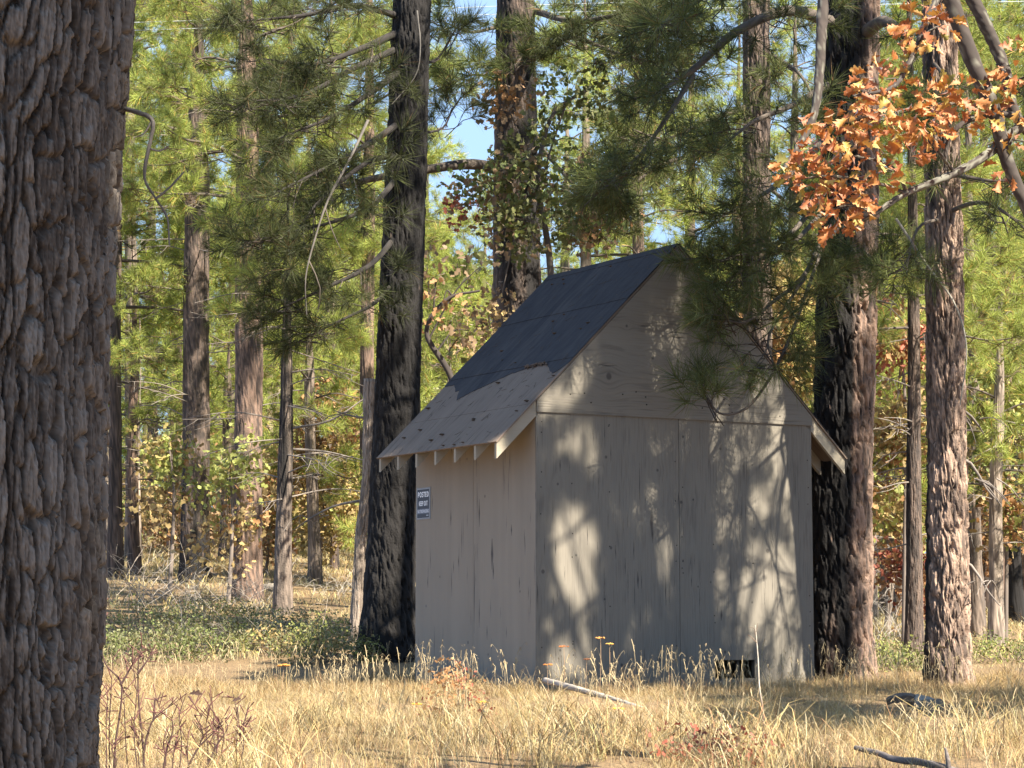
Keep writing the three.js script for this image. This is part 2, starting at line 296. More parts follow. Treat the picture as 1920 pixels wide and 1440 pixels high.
  // curled scraps along the tear
  { const gs = [];
    for (let i = 0; i < 26; i++) { const q = 0.66 + 0.17 * rr(), t = torn(q) - 0.02 * rr(), b = lerp(-SL - 0.03, 0.03, q), c = roofP(-1, t + 0.01, 0.012 + 0.012 * rr(), b), d = V(0.05 * (rr() - 0.5), 0.02 * rr(), 0.16 * (rr() - 0.5)); gs.push(tube([c.clone().sub(d), c.clone().add(V(0, 0.012, 0)), c.clone().add(d)], [0.004, 0.011 * rr() + 0.004, 0.003], 5, 6)); }
    add('torn_scrap', mergeGeometries(gs), std({ color: 0x55493f, roughness: 1 }), shed); }
  add('ridge_cap', mergeGeometries([quadSlab(-1, -0.004, 0.09, 0.019, 0.022, -SL - 0.036, 0.032), quadSlab(1, -0.004, 0.09, 0.019, 0.022, -SL - 0.036, 0.032)]), felt);
  { const r = rng(66), gs = [], g0 = new THREE.BoxGeometry(1, 1, 1); for (let i = 0; i < 110; i++) { const t = len * r(), L = 0.04 + 0.08 * r(), n2 = 0.0016; const g = g0.clone().applyMatrix4(new THREE.Matrix4().compose(roofP(-1, t, t > 1.9 ? 0.005 : 0.0195, -SL * r()), new THREE.Quaternion().setFromEuler(new THREE.Euler(0, 0, ang)).multiply(new THREE.Quaternion().setFromAxisAngle(UP, r() * 3.14)), V(L, n2, n2 * 1.6))); gs.push(g); }
    for (let i = 0; i < 26; i++) gs.push(new THREE.IcosahedronGeometry(0.012 + 0.012 * r(), 0).scale(1.6, 0.5, 1).applyMatrix4(new THREE.Matrix4().makeTranslation(...roofP(-1, len * r(), 0.014, -SL * r()).toArray())));
    const m = shadows(new THREE.Mesh(toWorld(mergeGeometries(gs.map((g) => (g.index ? g.toNonIndexed() : g)).map((g) => { g.deleteAttribute('uv'); return g; }))), std({ color: 0x4d3e31, roughness: 1 }))); m.name = 'needle_litter'; scene.add(m); tag(m, 'fallen brown pine needles and bits strewn over the tar paper roof', 'litter', null, 'stuff'); }
  // nails and knot holes on the front
  { const r = rng(8), gs = []; for (let i = 0; i < 46; i++) { const a = [0.06, half - 0.04, half + 0.04, SW - 0.05, 0.42, 0.85, 2.1, 2.6][i % 8] + 0.02 * (r() - 0.5), y = 0.2 + r() * 2.4; gs.push(new THREE.SphereGeometry(0.007, 6, 4).scale(1, 1, 0.4).translate(a, y, 0.0)); }
    for (let i = 0; i < 14; i++) gs.push(new THREE.SphereGeometry(0.008, 6, 4).scale(1.2, 1, 0.4).translate(0.3 + 2.7 * r(), SH + 0.05 + 0.18 * r(), 0.019)); add('nail_heads', mergeGeometries(gs), std({ color: 0x1c1714 }), shed, null).userData.kind = 'stuff'; }

  // the notice
  const cv = document.createElement('canvas'); cv.width = 256; cv.height = 384; const c = cv.getContext('2d');
  c.fillStyle = '#1f2733'; c.fillRect(0, 0, 256, 384); c.strokeStyle = '#c9cdd2'; c.lineWidth = 5; c.strokeRect(8, 8, 240, 368);
  c.fillStyle = '#eef1f4'; c.textAlign = 'center'; c.font = 'bold 66px sans-serif';
  const fit = (s, y, wd, size, f = '#eef1f4') => { c.font = 'bold ' + size + 'px sans-serif'; c.fillStyle = f; const k = wd / c.measureText(s).width; c.save(); c.translate(128, y); c.scale(k, 1); c.fillText(s, 0, 0); c.restore(); };
  fit('POSTED', 110, 216, 92); fit('KEEP OUT', 220, 170, 84); c.fillStyle = '#59606c'; c.fillRect(14, 258, 228, 62); fit('NO TRESPASSING', 308, 214, 54, '#cfd3da'); fit('', 350, 100, 20);
  c.fillStyle = '#9aa0a8'; c.fillRect(186, 336, 44, 14);
  const tex = new THREE.CanvasTexture(cv); tex.colorSpace = THREE.SRGBColorSpace;
  const sg = new THREE.Group(); sg.name = 'notice_sign';
  const board = new THREE.BoxGeometry(0.006, 0.33, 0.30).applyMatrix4(shedM.clone().multiply(new THREE.Matrix4().makeTranslation(-0.004, 1.905, -SL + 0.175)));
  const facePlate = new THREE.PlaneGeometry(0.29, 0.32).rotateY(-Math.PI / 2).applyMatrix4(shedM.clone().multiply(new THREE.Matrix4().makeTranslation(-0.0085, 1.905, -SL + 0.175)));
  sg.position.copy(V(-0.005, 1.74, -SL + 0.175).applyMatrix4(shedM)); scene.add(sg);
  tag(sg, 'small dark POSTED KEEP OUT sign on the shaded side wall', 'sign');
  part('sign_board', board, std({ color: 0x9aa0a4, roughness: 0.6 }), sg); part('printed_face', facePlate, std({ map: tex, roughness: 0.5 }), sg);
}

// ---------------------------------------------------------------- needle sprigs and leaf shapes
const C3 = (c, k) => [c[0] * k, c[1] * k, c[2] * k];
function sprigGeo(seed, { tufts = 3, needles = 70, len = 0.2, width = 0.0036, size = 0.42, twig = 0.006, bend = true }) {
  const r = rng(seed), pos = [], col = [], idx = [];
  const strip = (p, d, L, w, c0, c1, sag) => {
    const side = new THREE.Vector3().crossVectors(d, V(r() - 0.5, r() - 0.5, r() - 0.5)).normalize().multiplyScalar(w / 2), n = pos.length / 3;
    const mid = p.clone().addScaledVector(d, L * 0.5).add(V(0, -sag * 0.25, 0)), end = p.clone().addScaledVector(d, L).add(V(0, -sag, 0));
    if (bend) { for (const [q, k] of [[p, 1], [mid, 0.85]]) { pos.push(q.x - side.x * k, q.y - side.y * k, q.z - side.z * k, q.x + side.x * k, q.y + side.y * k, q.z + side.z * k); } pos.push(end.x, end.y, end.z); col.push(...c0, ...c0, ...c1, ...c1, ...c1); idx.push(n, n + 1, n + 2, n + 1, n + 3, n + 2, n + 2, n + 3, n + 4); }
    else { pos.push(p.x - side.x, p.y - side.y, p.z - side.z, p.x + side.x, p.y + side.y, p.z + side.z, end.x, end.y, end.z); col.push(...c0, ...c0, ...c1); idx.push(n, n + 1, n + 2); }
  };
  const rod = (pts, r0, r1) => {
    const c = [0.10, 0.072, 0.052];
    for (let k = 0; k < pts.length - 1; k++) { const a = pts[k], b = pts[k + 1], d = b.clone().sub(a), s1 = new THREE.Vector3().crossVectors(d, V(0.3, 1, 0.2)).normalize(), s2 = new THREE.Vector3().crossVectors(d, s1).normalize(), n = pos.length / 3, ra = lerp(r0, r1, k / (pts.length - 1)), rb = lerp(r0, r1, (k + 1) / (pts.length - 1));
      for (const [q, rr] of [[a, ra], [b, rb]]) for (let i = 0; i < 3; i++) { const t = i * 2.094; pos.push(q.x + (s1.x * Math.cos(t) + s2.x * Math.sin(t)) * rr, q.y + (s1.y * Math.cos(t) + s2.y * Math.sin(t)) * rr, q.z + (s1.z * Math.cos(t) + s2.z * Math.sin(t)) * rr); col.push(...c); }
      for (let i = 0; i < 3; i++) { const j = (i + 1) % 3; idx.push(n + i, n + j, n + 3 + i, n + j, n + 3 + j, n + 3 + i); } }
  };
  const tuft = (p, d, k) => {
    for (let i = 0; i < needles * k; i++) {
      const back = r() * 0.16 * k, fwd = 1 - back / 0.16 * 0.75, a = r() * 6.283, sp = 0.25 + 1.05 * Math.sqrt(r()) * (1.15 - 0.3 * fwd);
      const s1 = new THREE.Vector3().crossVectors(d, V(0.31, 0.9, 0.17)).normalize(), s2 = new THREE.Vector3().crossVectors(d, s1);
      const v = d.clone().multiplyScalar(Math.cos(sp)).addScaledVector(s1, Math.sin(sp) * Math.cos(a)).addScaledVector(s2, Math.sin(sp) * Math.sin(a)).normalize();
      const old = r() < 0.05, g = 0.55 + 0.9 * r(), c1 = old ? [0.28 * g, 0.17 * g, 0.07 * g] : [0.135 * g, 0.160 * g, 0.047 * g], c0 = old ? c1 : C3(c1, 0.95);
      strip(p.clone().addScaledVector(d, -back), v, len * (0.7 + 0.45 * r()), width, c0, c1, 0.02 * r());
    }
  };
  const base = V(0, 0, 0), tip = V(0, size * 0.18, size), mid = V(0, -size * 0.04, size * 0.55);
  rod([base, mid, tip], twig, twig * 0.6); tuft(tip, tip.clone().sub(mid).normalize(), 1);
  for (let k = 1; k < tufts; k++) { const s = k % 2 ? 1 : -1, f = 0.3 + 0.45 * r(), b = mid.clone().multiplyScalar(f * 1.5), e = b.clone().add(V(s * size * (0.35 + 0.25 * r()), size * (0.05 + 0.3 * (r() - 0.3)), size * (0.25 + 0.3 * r()))); const m2 = b.clone().lerp(e, 0.5).add(V(0, -0.03, 0)); rod([b, m2, e], twig * 0.7, twig * 0.45); tuft(e, e.clone().sub(m2).normalize(), 0.8 + 0.25 * r()); }
  return geoOf(pos, idx, col);
}
const SPRIG = {
  near: [1, 2, 3, 4].map((s) => sprigGeo(s, { tufts: 2 + s % 2, needles: 84, len: 0.235, width: 0.0042, size: 0.46 })),
  mid: [5, 6, 7].map((s) => sprigGeo(s, { tufts: 4, needles: 60, len: 0.2, width: 0.0062, size: 0.5 })),
  far: [8, 9, 10].map((s) => sprigGeo(s, { tufts: 5, needles: 40, len: 0.22, width: 0.011, size: 0.62, bend: false })),
};
function hangCrown(name, kind, list, parent) {    // list of {m, c}; dealt out to the sprig shapes
  const shapes = SPRIG[kind], piles = shapes.map(() => []);
  list.forEach((e, i) => piles[i % shapes.length].push(e));
  piles.forEach((p, i) => p.length && instanced(name, shapes[i], M.needles, p, parent));
}
const oakLeaf = (() => {                           // a lobed oak leaf, 1 long, bent along its rib
  const out = [[0, 0], [0.05, 0.12], [0.17, 0.16], [0.13, 0.27], [0.28, 0.36], [0.32, 0.45], [0.16, 0.48], [0.24, 0.58], [0.37, 0.7], [0.3, 0.78], [0.16, 0.72], [0.16, 0.82], [0.17, 0.93], [0.06, 0.94], [0, 1.02]];
  const pos = [], idx = [], n = out.length;
  for (const [x, y] of out) { const z = 0.10 * Math.sin(y * 2.6), up = x * 0.35; pos.push(0, z, y, x, z + up, y, -x, z + up * 0.8, y); }
  for (let i = 0; i < n - 1; i++) { const a = i * 3, b = a + 3; idx.push(a, b, a + 1, b, b + 1, a + 1, a, a + 2, b, b, a + 2, b + 2); }
  const stem = pos.length / 3; pos.push(0.012, 0, 0.02, -0.012, 0, 0.02, 0, -0.03, -0.22); idx.push(stem, stem + 1, stem + 2);
  return geoOf(pos, idx);
})();
function leafClump(seed, n, size, spread) {        // a twig's worth of simple lobed leaves
  const r = rng(seed), gs = [];
  for (let i = 0; i < n; i++) {
    const s = size * (0.7 + 0.6 * r()), k = 0.7 + 0.6 * r();
    const pos = [0, 0, 0, 0.30 * s, 0.06 * s, 0.35 * s, 0.14 * s, 0, 0.5 * s, 0.3 * s, 0.04 * s, 0.75 * s, 0, -0.05 * s, 1.0 * s, -0.3 * s, 0.04 * s, 0.72 * s, -0.14 * s, 0, 0.5 * s, -0.30 * s, 0.06 * s, 0.33 * s];
    const g = geoOf(pos, [0, 1, 2, 0, 2, 6, 2, 3, 4, 2, 4, 6, 6, 4, 5, 0, 6, 7], Array.from({ length: 24 }, () => k));
    const d = V(r() - 0.5, (r() - 0.5) * 0.8, r() - 0.5).normalize();
    g.applyMatrix4(place(V((r() - 0.5) * spread * 2, (r() - 0.5) * spread * 1.4, (r() - 0.5) * spread * 2), d, r() * 6.28, 1)); gs.push(g);
  }
  return mergeGeometries(gs);
}
const CLUMP = { near: [1, 2, 3].map((s) => leafClump(s + 50, 16, 0.095, 0.2)), far: [4, 5, 6].map((s) => leafClump(s + 50, 22, 0.12, 0.32)), small: [7, 8].map((s) => leafClump(s + 50, 26, 0.035, 0.13)) };
function hangLeaves(name, kind, list, parent) { const shapes = CLUMP[kind], piles = shapes.map(() => []); list.forEach((e, i) => piles[i % shapes.length].push(e)); piles.forEach((p, i) => p.length && instanced(name, shapes[i], M.leaves, p, parent)); }

// ---------------------------------------------------------------- pines
const LIMBCOL = [0.085, 0.068, 0.055];
const limbLook = (seed, base = LIMBCOL) => ({ col: (u, v, a) => { const k = 0.75 + 0.5 * hash(Math.floor(v * 60), Math.floor(a * 3), seed) + 0.5 * noise(v * 9, a, seed); return C3(base, k); }, disp: (u, v, a) => 0.003 * noise(v * 25, a * 1.2, seed) });
function limbGeo(pts, r0, r1, seed, base) {
  const n = pts.length, L = new THREE.CatmullRomCurve3(pts).getLength(), radii = pts.map((_, i) => lerp(r0, r1, i / (n - 1)));
  return tube(pts, radii, r0 > 0.03 ? 9 : 5, Math.max(4, Math.min(40, Math.round(L / 0.12))), { ...limbLook(seed, base), uvs: false });
}
const green = (r, litTint = 0) => { const k = (0.72 + 0.45 * r()) * (1 + 0.84 * Math.max(0, litTint)) * (litTint < 0 ? 1 + litTint : 1), w = Math.max(litTint, 0) + 0.25 * (r() - 0.4); return [k * (1 + 0.19 * w), k * (1 + 0.16 * w), k * (1 - 0.06 * w)]; };  // positive values paint needles brighter as if sunlit, negative darker as if shaded
// secondary twigs with sprigs along a limb's curve
function dress(curve, r, { from = 0.25, every = 0.34, reach = 0.8, twigR = 0.008, litTint = 0, scale = 1.1, droop = 0.15, density = 1, seed = 1 }, sprigs, twigs) {
  const L = curve.getLength(), n = Math.max(2, Math.round(L * (1 - from) / every));
  for (let i = 0; i <= n; i++) {
    const t = from + (1 - from) * (i + 0.5 * (r() - 0.5)) / n, p = curve.getPoint(clamp(t, 0, 1)), T = curve.getTangent(clamp(t, 0, 1));
    for (let s = 0; s < 2; s++) {
      if (r() > density) continue;
      const side = new THREE.Vector3().crossVectors(T, UP).normalize().multiplyScalar(s ? 1 : -1), l = reach * (0.35 + 0.65 * r()) * (1 - 0.55 * Math.max(0, t - 0.5)) * (i === n ? 0.5 : 1);
      const dir = T.clone().multiplyScalar(0.55 + 0.5 * r()).add(side.multiplyScalar(0.4 + 0.8 * r())).add(V(0, 0.5 * (r() - 0.45) - droop, 0)).normalize();
      const mid = p.clone().addScaledVector(dir, l * 0.6).add(V(0, -0.08 * l, 0)), end = p.clone().addScaledVector(dir, l).add(V(0, 0.05 * l, 0));
      twigs.push([[p, mid, end], twigR]);
      const d2 = end.clone().sub(mid).normalize().add(V(0, 0.25, 0)).normalize(), w = litTint < 0 ? litTint + 0.25 * (r() - 0.5) : litTint + 0.3 * (r() - 0.5);
      sprigs.push({ m: place(end.clone().addScaledVector(d2, -0.25 * scale), d2, r() * 6.28, scale * (0.8 + 0.4 * r())), c: green(r, w) });
      if (l > 0.4) { const d3 = dir.clone().add(V(r() - 0.5, 0.2 + 0.4 * (r() - 0.5), r() - 0.5)).normalize(); sprigs.push({ m: place(mid, d3, r() * 6.28, scale * (0.7 + 0.35 * r())), c: green(r, w) }); }
    }
  }
  const e = curve.getPoint(1), T = curve.getTangent(1).add(V(0, 0.3, 0)).normalize();
  sprigs.push({ m: place(e.addScaledVector(T, -0.3 * scale), T, r() * 6.28, scale), c: green(r, litTint) });
}
const BARK = {
  red: { base: [0.058, 0.043, 0.037], tint: [0.25, 0.165, 0.122] }, grey: { base: [0.085, 0.068, 0.056], tint: [0.22, 0.17, 0.135] }, dark: { base: [0.045, 0.036, 0.032], tint: [0.15, 0.108, 0.085] }, tan: { base: [0.085, 0.062, 0.05], tint: [0.36, 0.25, 0.185] }, pale: { base: [0.14, 0.112, 0.09], tint: [0.34, 0.275, 0.22] },
};
// o: name, label, group, d, axis: [[px, py, width px] from the foot up], h, bark, crown
function pine(o) {
  const r = rng(o.seed), pts = [], rad = [], d = o.d;
  const foot = o.axis[0], top = o.axis[o.axis.length - 1], a = P(foot[0], foot[1], d), b = P(top[0], top[1], d);
  const gx = a.x - (b.x - a.x) / Math.max(b.y - a.y, 0.5) * 0.2, gy = ground(gx, -d) - 0.15;
  const base = V(a.x, ground(a.x, a.z), a.z), g = thing(o.name ?? 'pine_tree', o.label, o.category ?? 'tree', base, o.group);
  const rb = foot[2] / FPX * d / 2, h = o.h ?? 20, k = (b.x - a.x) / Math.max(b.y - a.y, 0.5) * (o.straight ? 0 : 1);
  const known = o.axis.map((q) => [P(q[0], q[1], d), q[2] / FPX * d / 2]);
  const radAt = (y) => { for (let i = 0; i < known.length - 1; i++) if (y <= known[i + 1][0].y || i === known.length - 2) { const [p0, r0] = known[i], [p1, r1] = known[i + 1], t = (y - p0.y) / (p1.y - p0.y); const e = clamp(t, -0.2, o.snag ? 1 : 1); let q = lerp(r0, r1, e); if (t > 1 && !o.snag) q = r1 * clamp(1 - (y - p1.y) / (h - p1.y + 0.01) * 0.97, 0.03, 1); return q; } };
  const posAt = (y) => { for (let i = 0; i < known.length - 1; i++) if (y <= known[i + 1][0].y || i === known.length - 2) { const p0 = known[i][0], p1 = known[i + 1][0], t = (y - p0.y) / (p1.y - p0.y); const q = p0.clone().lerp(p1, Math.min(t, 1.6)); q.y = y; if (t > 1.6) q.copy(p0.clone().lerp(p1, 1.6)).setY(y); return q; } };
  const y0 = base.y - 0.12, y1 = o.snag ? b.y : base.y + h, n = o.detail ? 26 : 10, fl = o.flare ?? 0.25;
  for (let i = 0; i <= n; i++) { const y = lerp(y0, y1, i / n), p = posAt(y), w = o.detail ? 0.02 : 0.06; p.x += w * noise(y * 0.4, o.seed); p.z += w * noise(y * 0.4, o.seed + 9); pts.push(p); rad.push(radAt(y) + rb * fl * Math.exp(-(y - base.y) / 0.45)); }
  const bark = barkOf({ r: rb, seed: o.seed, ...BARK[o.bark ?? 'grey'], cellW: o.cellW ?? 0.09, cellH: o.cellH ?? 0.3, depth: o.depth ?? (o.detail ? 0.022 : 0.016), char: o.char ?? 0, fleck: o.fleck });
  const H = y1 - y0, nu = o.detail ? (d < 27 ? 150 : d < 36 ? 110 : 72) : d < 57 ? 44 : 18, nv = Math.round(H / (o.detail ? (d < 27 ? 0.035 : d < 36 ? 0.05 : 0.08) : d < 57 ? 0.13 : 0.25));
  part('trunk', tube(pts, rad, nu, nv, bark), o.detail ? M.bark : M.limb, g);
  const tall = (y) => posAt(y);
  const sprigs = [], twigs = [], limbs = [];
  const c = o.crown;
  if (c) {
    for (let i = 0; i < c.n; i++) {
      const f = (i + r()) / c.n, y = base.y + lerp(c.from, c.to ?? h, f), p = tall(y); let az = i * 2.4 + r() * 1.2; if (c.az) az = c.az[0] + (c.az[1] - c.az[0]) * r();
      const R = (c.R ?? 2.6) * Math.pow(Math.max(0.12, 1 - Math.pow(Math.max(0, f), 2.2)), 0.7) * (0.65 + 0.5 * r()), up = lerp(c.up ?? -0.15, 0.6, f) + 0.25 * (r() - 0.5);
      const dir = V(Math.cos(az), 0, Math.sin(az)), e = p.clone().addScaledVector(dir, R).add(V(0, R * up * 0.6, 0)), m1 = p.clone().addScaledVector(dir, R * 0.4).add(V(0.1 * (r() - 0.5), R * up * 0.4 + 0.05, 0.1 * (r() - 0.5))), m2 = p.clone().addScaledVector(dir, R * 0.75).add(V(0.15 * (r() - 0.5), R * up * 0.45 - 0.05, 0.15 * (r() - 0.5)));
      const line = [p, m1, m2, e]; limbs.push([line, Math.max(0.012, 0.016 * R), 0.006]);
      dress(new THREE.CatmullRomCurve3(line), r, { from: 0.2, every: c.every ?? 0.34, reach: c.reach ?? 0.75, litTint: c.litTint ?? 1.2, scale: c.scale ?? 1.05, twigR: 0.006, density: c.density ?? 0.9 }, sprigs, twigs);
    }
    if (!o.snag) { const e = tall(base.y + h); for (let i = 0; i < 6; i++) sprigs.push({ m: place(e.clone().add(V(0, -0.2 * i, 0)), V(r() - 0.5, 1, r() - 0.5).normalize(), r() * 6, 1), c: green(r, 0.2) }); }
  }
  const dead = [];
  for (const [y, az, L, dr] of o.dead ?? []) { const p = tall(base.y + y), dir = V(Math.cos(az), 0, Math.sin(az)); dead.push([[p, p.clone().addScaledVector(dir, L * 0.45).add(V(0, -dr * 0.2, 0)), p.clone().addScaledVector(dir, L * 0.8).add(V(0.08 * (r() - 0.5), -dr * 0.7, 0)), p.clone().addScaledVector(dir, L).add(V(0, -dr, 0))], 0.022, 0.005]);
    for (let k = 0; k < 5; k++) { const q = p.clone().addScaledVector(dir, L * (0.35 + 0.6 * r())).add(V(0, -dr * 0.5, 0)), e = q.clone().add(V((r() - 0.5) * 0.7, -0.25 * r() - 0.05, (r() - 0.5) * 0.7)); dead.push([[q, q.clone().lerp(e, 0.5).add(V(0, 0.05, 0)), e], 0.008, 0.003]); } }
  if (o.randomDead) for (let i = 0; i < o.randomDead.n; i++) { const y = lerp(o.randomDead.from, o.randomDead.to, r()), az = r() * 6.28, L = (o.randomDead.L ?? 1) * (0.4 + 0.8 * r()), p = tall(base.y + y), dir = V(Math.cos(az), 0, Math.sin(az)), up = 0.5 * (r() - 0.6), e = p.clone().addScaledVector(dir, L).add(V(0, L * up, 0)), m = p.clone().lerp(e, 0.5).add(V(0.08 * (r() - 0.5), 0.12 * L * (r() - 0.3), 0.08 * (r() - 0.5))); dead.push([[p, m, e], 0.014, 0.004]);
    for (let k = 0; k < 4; k++) { const q = new THREE.CatmullRomCurve3([p, m, e]).getPoint(0.35 + 0.6 * r()), e2 = q.clone().add(V((r() - 0.5) * 0.5 + dir.x * 0.2, -0.32 * r() + 0.06, (r() - 0.5) * 0.5 + dir.z * 0.2)); dead.push([[q, q.clone().lerp(e2, 0.5).add(V(0, -0.03, 0)), e2], 0.006, 0.003]); } }
  for (const L of o.limbs ?? []) {
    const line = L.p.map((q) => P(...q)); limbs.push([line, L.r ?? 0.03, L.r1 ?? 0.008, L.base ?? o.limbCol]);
    if (!L.bare) dress(new THREE.CatmullRomCurve3(line), r, { from: L.from ?? 0.25, every: L.every ?? 0.34, reach: L.reach ?? 0.72, litTint: L.litTint ?? o.litTint ?? 0, scale: L.scale ?? 1.12, droop: L.droop ?? 0.15, density: L.density ?? 0.85, twigR: 0.007 }, sprigs, twigs);
    for (const T of L.twigs ?? []) twigs.push([T.map((q) => P(...q)), 0.008]);
    for (const q of L.tufts ?? []) { const d = V(...q.dir).normalize(); sprigs.push({ m: place(P(...q.p), d, r() * 6, q.s ?? 1), c: green(r, q.litTint ?? o.litTint ?? 0) }); }
  }
  const shown = limbs.length <= 24;
  if (shown) limbs.forEach(([l, r0, r1, bc], i) => part('limb', limbGeo(l, r0, r1, i + o.seed, bc), M.limb, g));
  else part('limbs', mergeGeometries(limbs.map(([l, r0, r1, bc], i) => limbGeo(l, r0, r1, i + o.seed, bc))), M.limb, g, 'stuff');
  if (dead.length) part('dead_branches', mergeGeometries(dead.map(([l, r0, r1], i) => limbGeo(l, r0, r1, i + 3, o.deadCol ?? [0.17, 0.145, 0.125]))), M.limb, g, 'stuff');
  if (twigs.length) part('twigs', mergeGeometries(twigs.map(([l, w], i) => tube(l, [w, w * 0.8, w * 0.6], 4, 4, { ...limbLook(i), uvs: false, cap: false }))), M.limb, g, 'stuff');
  if (sprigs.length) hangCrown('crown', o.sprig ?? (d < 29 ? 'near' : d < 48 ? 'mid' : 'far'), sprigs, g);
  return g;
}
// ---------------------------------------------------------------- the trees one can tell apart
const PI = Math.PI;
pine({ seed: 102, litTint: -0.42, limbCol: [0.024, 0.02, 0.018], crown: { n: 15, from: 8.799999999999999, R: 2.8, every: 0.5, litTint: 0 }, d: 28, label: 'fire blackened pine trunk standing close behind the shed\'s left wall', axis: [[727, 1240, 90], [750, 640, 79], [772, 0, 66]], h: 19, bark: 'dark', char: () => 0.7, fleck: 0.09, detail: true, depth: 0.028, cellW: 0.06, cellH: 0.2, flare: 0.3,  // bough needles tinted dark to stand in for shade
  limbs: [
    { p: [[748, 60, 28], [680, 90, 27.4], [590, 120, 27], [490, 110, 26.6]], r: 0.05 },
    { p: [[752, 130, 28], [700, 170, 27], [620, 220, 26.4], [520, 260, 26]], r: 0.05 },
    { p: [[750, 230, 28], [690, 270, 27], [600, 320, 26.2], [500, 370, 25.6]], r: 0.045 },
    { p: [[748, 330, 28], [690, 390, 27], [610, 420, 26.4], [480, 450, 26]], r: 0.04 },
    { p: [[745, 440, 28], [690, 500, 27.2], [610, 540, 26.8], [500, 590, 26.6]], r: 0.04 },
    { p: [[745, 520, 28], [700, 570, 27.4], [640, 600, 27], [560, 640, 27]], r: 0.03, reach: 0.5 },
    { p: [[780, 250, 28], [830, 240, 28.4], [850, 200, 28.6]], r: 0.02, reach: 0.45, every: 0.4, from: 0.4 },
    { p: [[780, 120, 28], [820, 110, 28.4], [850, 60, 28.6]], r: 0.025, reach: 0.5, every: 0.3 },
    { p: [[748, 290, 28], [680, 310, 27], [580, 400, 26.4], [530, 500, 26]], r: 0.04 },
    { p: [[748, 30, 28], [660, 10, 27], [560, 30, 26], [450, 40, 25.6]], r: 0.045 },
    { p: [[748, 90, 28], [660, 130, 27], [560, 180, 26], [470, 190, 25.6]], r: 0.045 },
    { p: [[690, 225, 25.9], [655, 300, 25.7], [615, 375, 25.6], [590, 450, 25.6], [573, 520, 25.6], [575, 590, 25.7]], r: 0.017, bare: true, base: [0.13, 0.115, 0.1], r1: 0.006, twigs: [[[610, 390, 25.6], [622, 430, 25.5], [640, 470, 25.5]], [[580, 490, 25.6], [600, 540, 25.5], [596, 585, 25.6]]] },
    { p: [[782, 20, 27.4], [788, 90, 27.3], [780, 140, 27.3], [735, 195, 27.3]], r: 0.011, r1: 0.004, bare: true, base: [0.11, 0.1, 0.09] },
  ] });
pine({ seed: 103, litTint: -0.3, crown: { n: 15, from: 9.399999999999999, R: 2.8, every: 0.5, litTint: 0 }, d: 31, label: 'dark pine trunk behind the shed roof with a thick level limb', axis: [[974, 1200, 104], [970, 590, 90], [966, 0, 68]], h: 19, bark: 'dark', char: () => 0.38, detail: true, depth: 0.024,
  limbs: [
    { p: [[940, 318, 31], [880, 308, 30.4], [800, 318, 30], [700, 335, 29.6], [640, 350, 29.2]], r: 0.085, r1: 0.03, from: 0.72, reach: 0.6 },
    { p: [[935, 50, 31], [880, 60, 30.5], [830, 40, 30.2]], r: 0.03, every: 0.3, litTint: 0.3 },
    { p: [[935, 150, 31], [890, 140, 30.4], [860, 150, 30.2]], r: 0.02, every: 0.4, reach: 0.5, litTint: 0.4 },
    { p: [[1000, 20, 31], [1080, 40, 29.6], [1170, 30, 28.6], [1260, 50, 28]], r: 0.05 },
    { p: [[1000, 110, 31], [1070, 70, 29.4], [1160, 100, 28.4], [1240, 120, 28]], r: 0.045 },
    { p: [[960, 60, 30.6], [980, 100, 29.8], [960, 130, 29.4]], r: 0.016, every: 0.3, reach: 0.4, litTint: 0.2 },
    { p: [[1000, 260, 31], [1060, 330, 30], [1120, 400, 29.6]], r: 0.035, reach: 0.6 },
  ] });
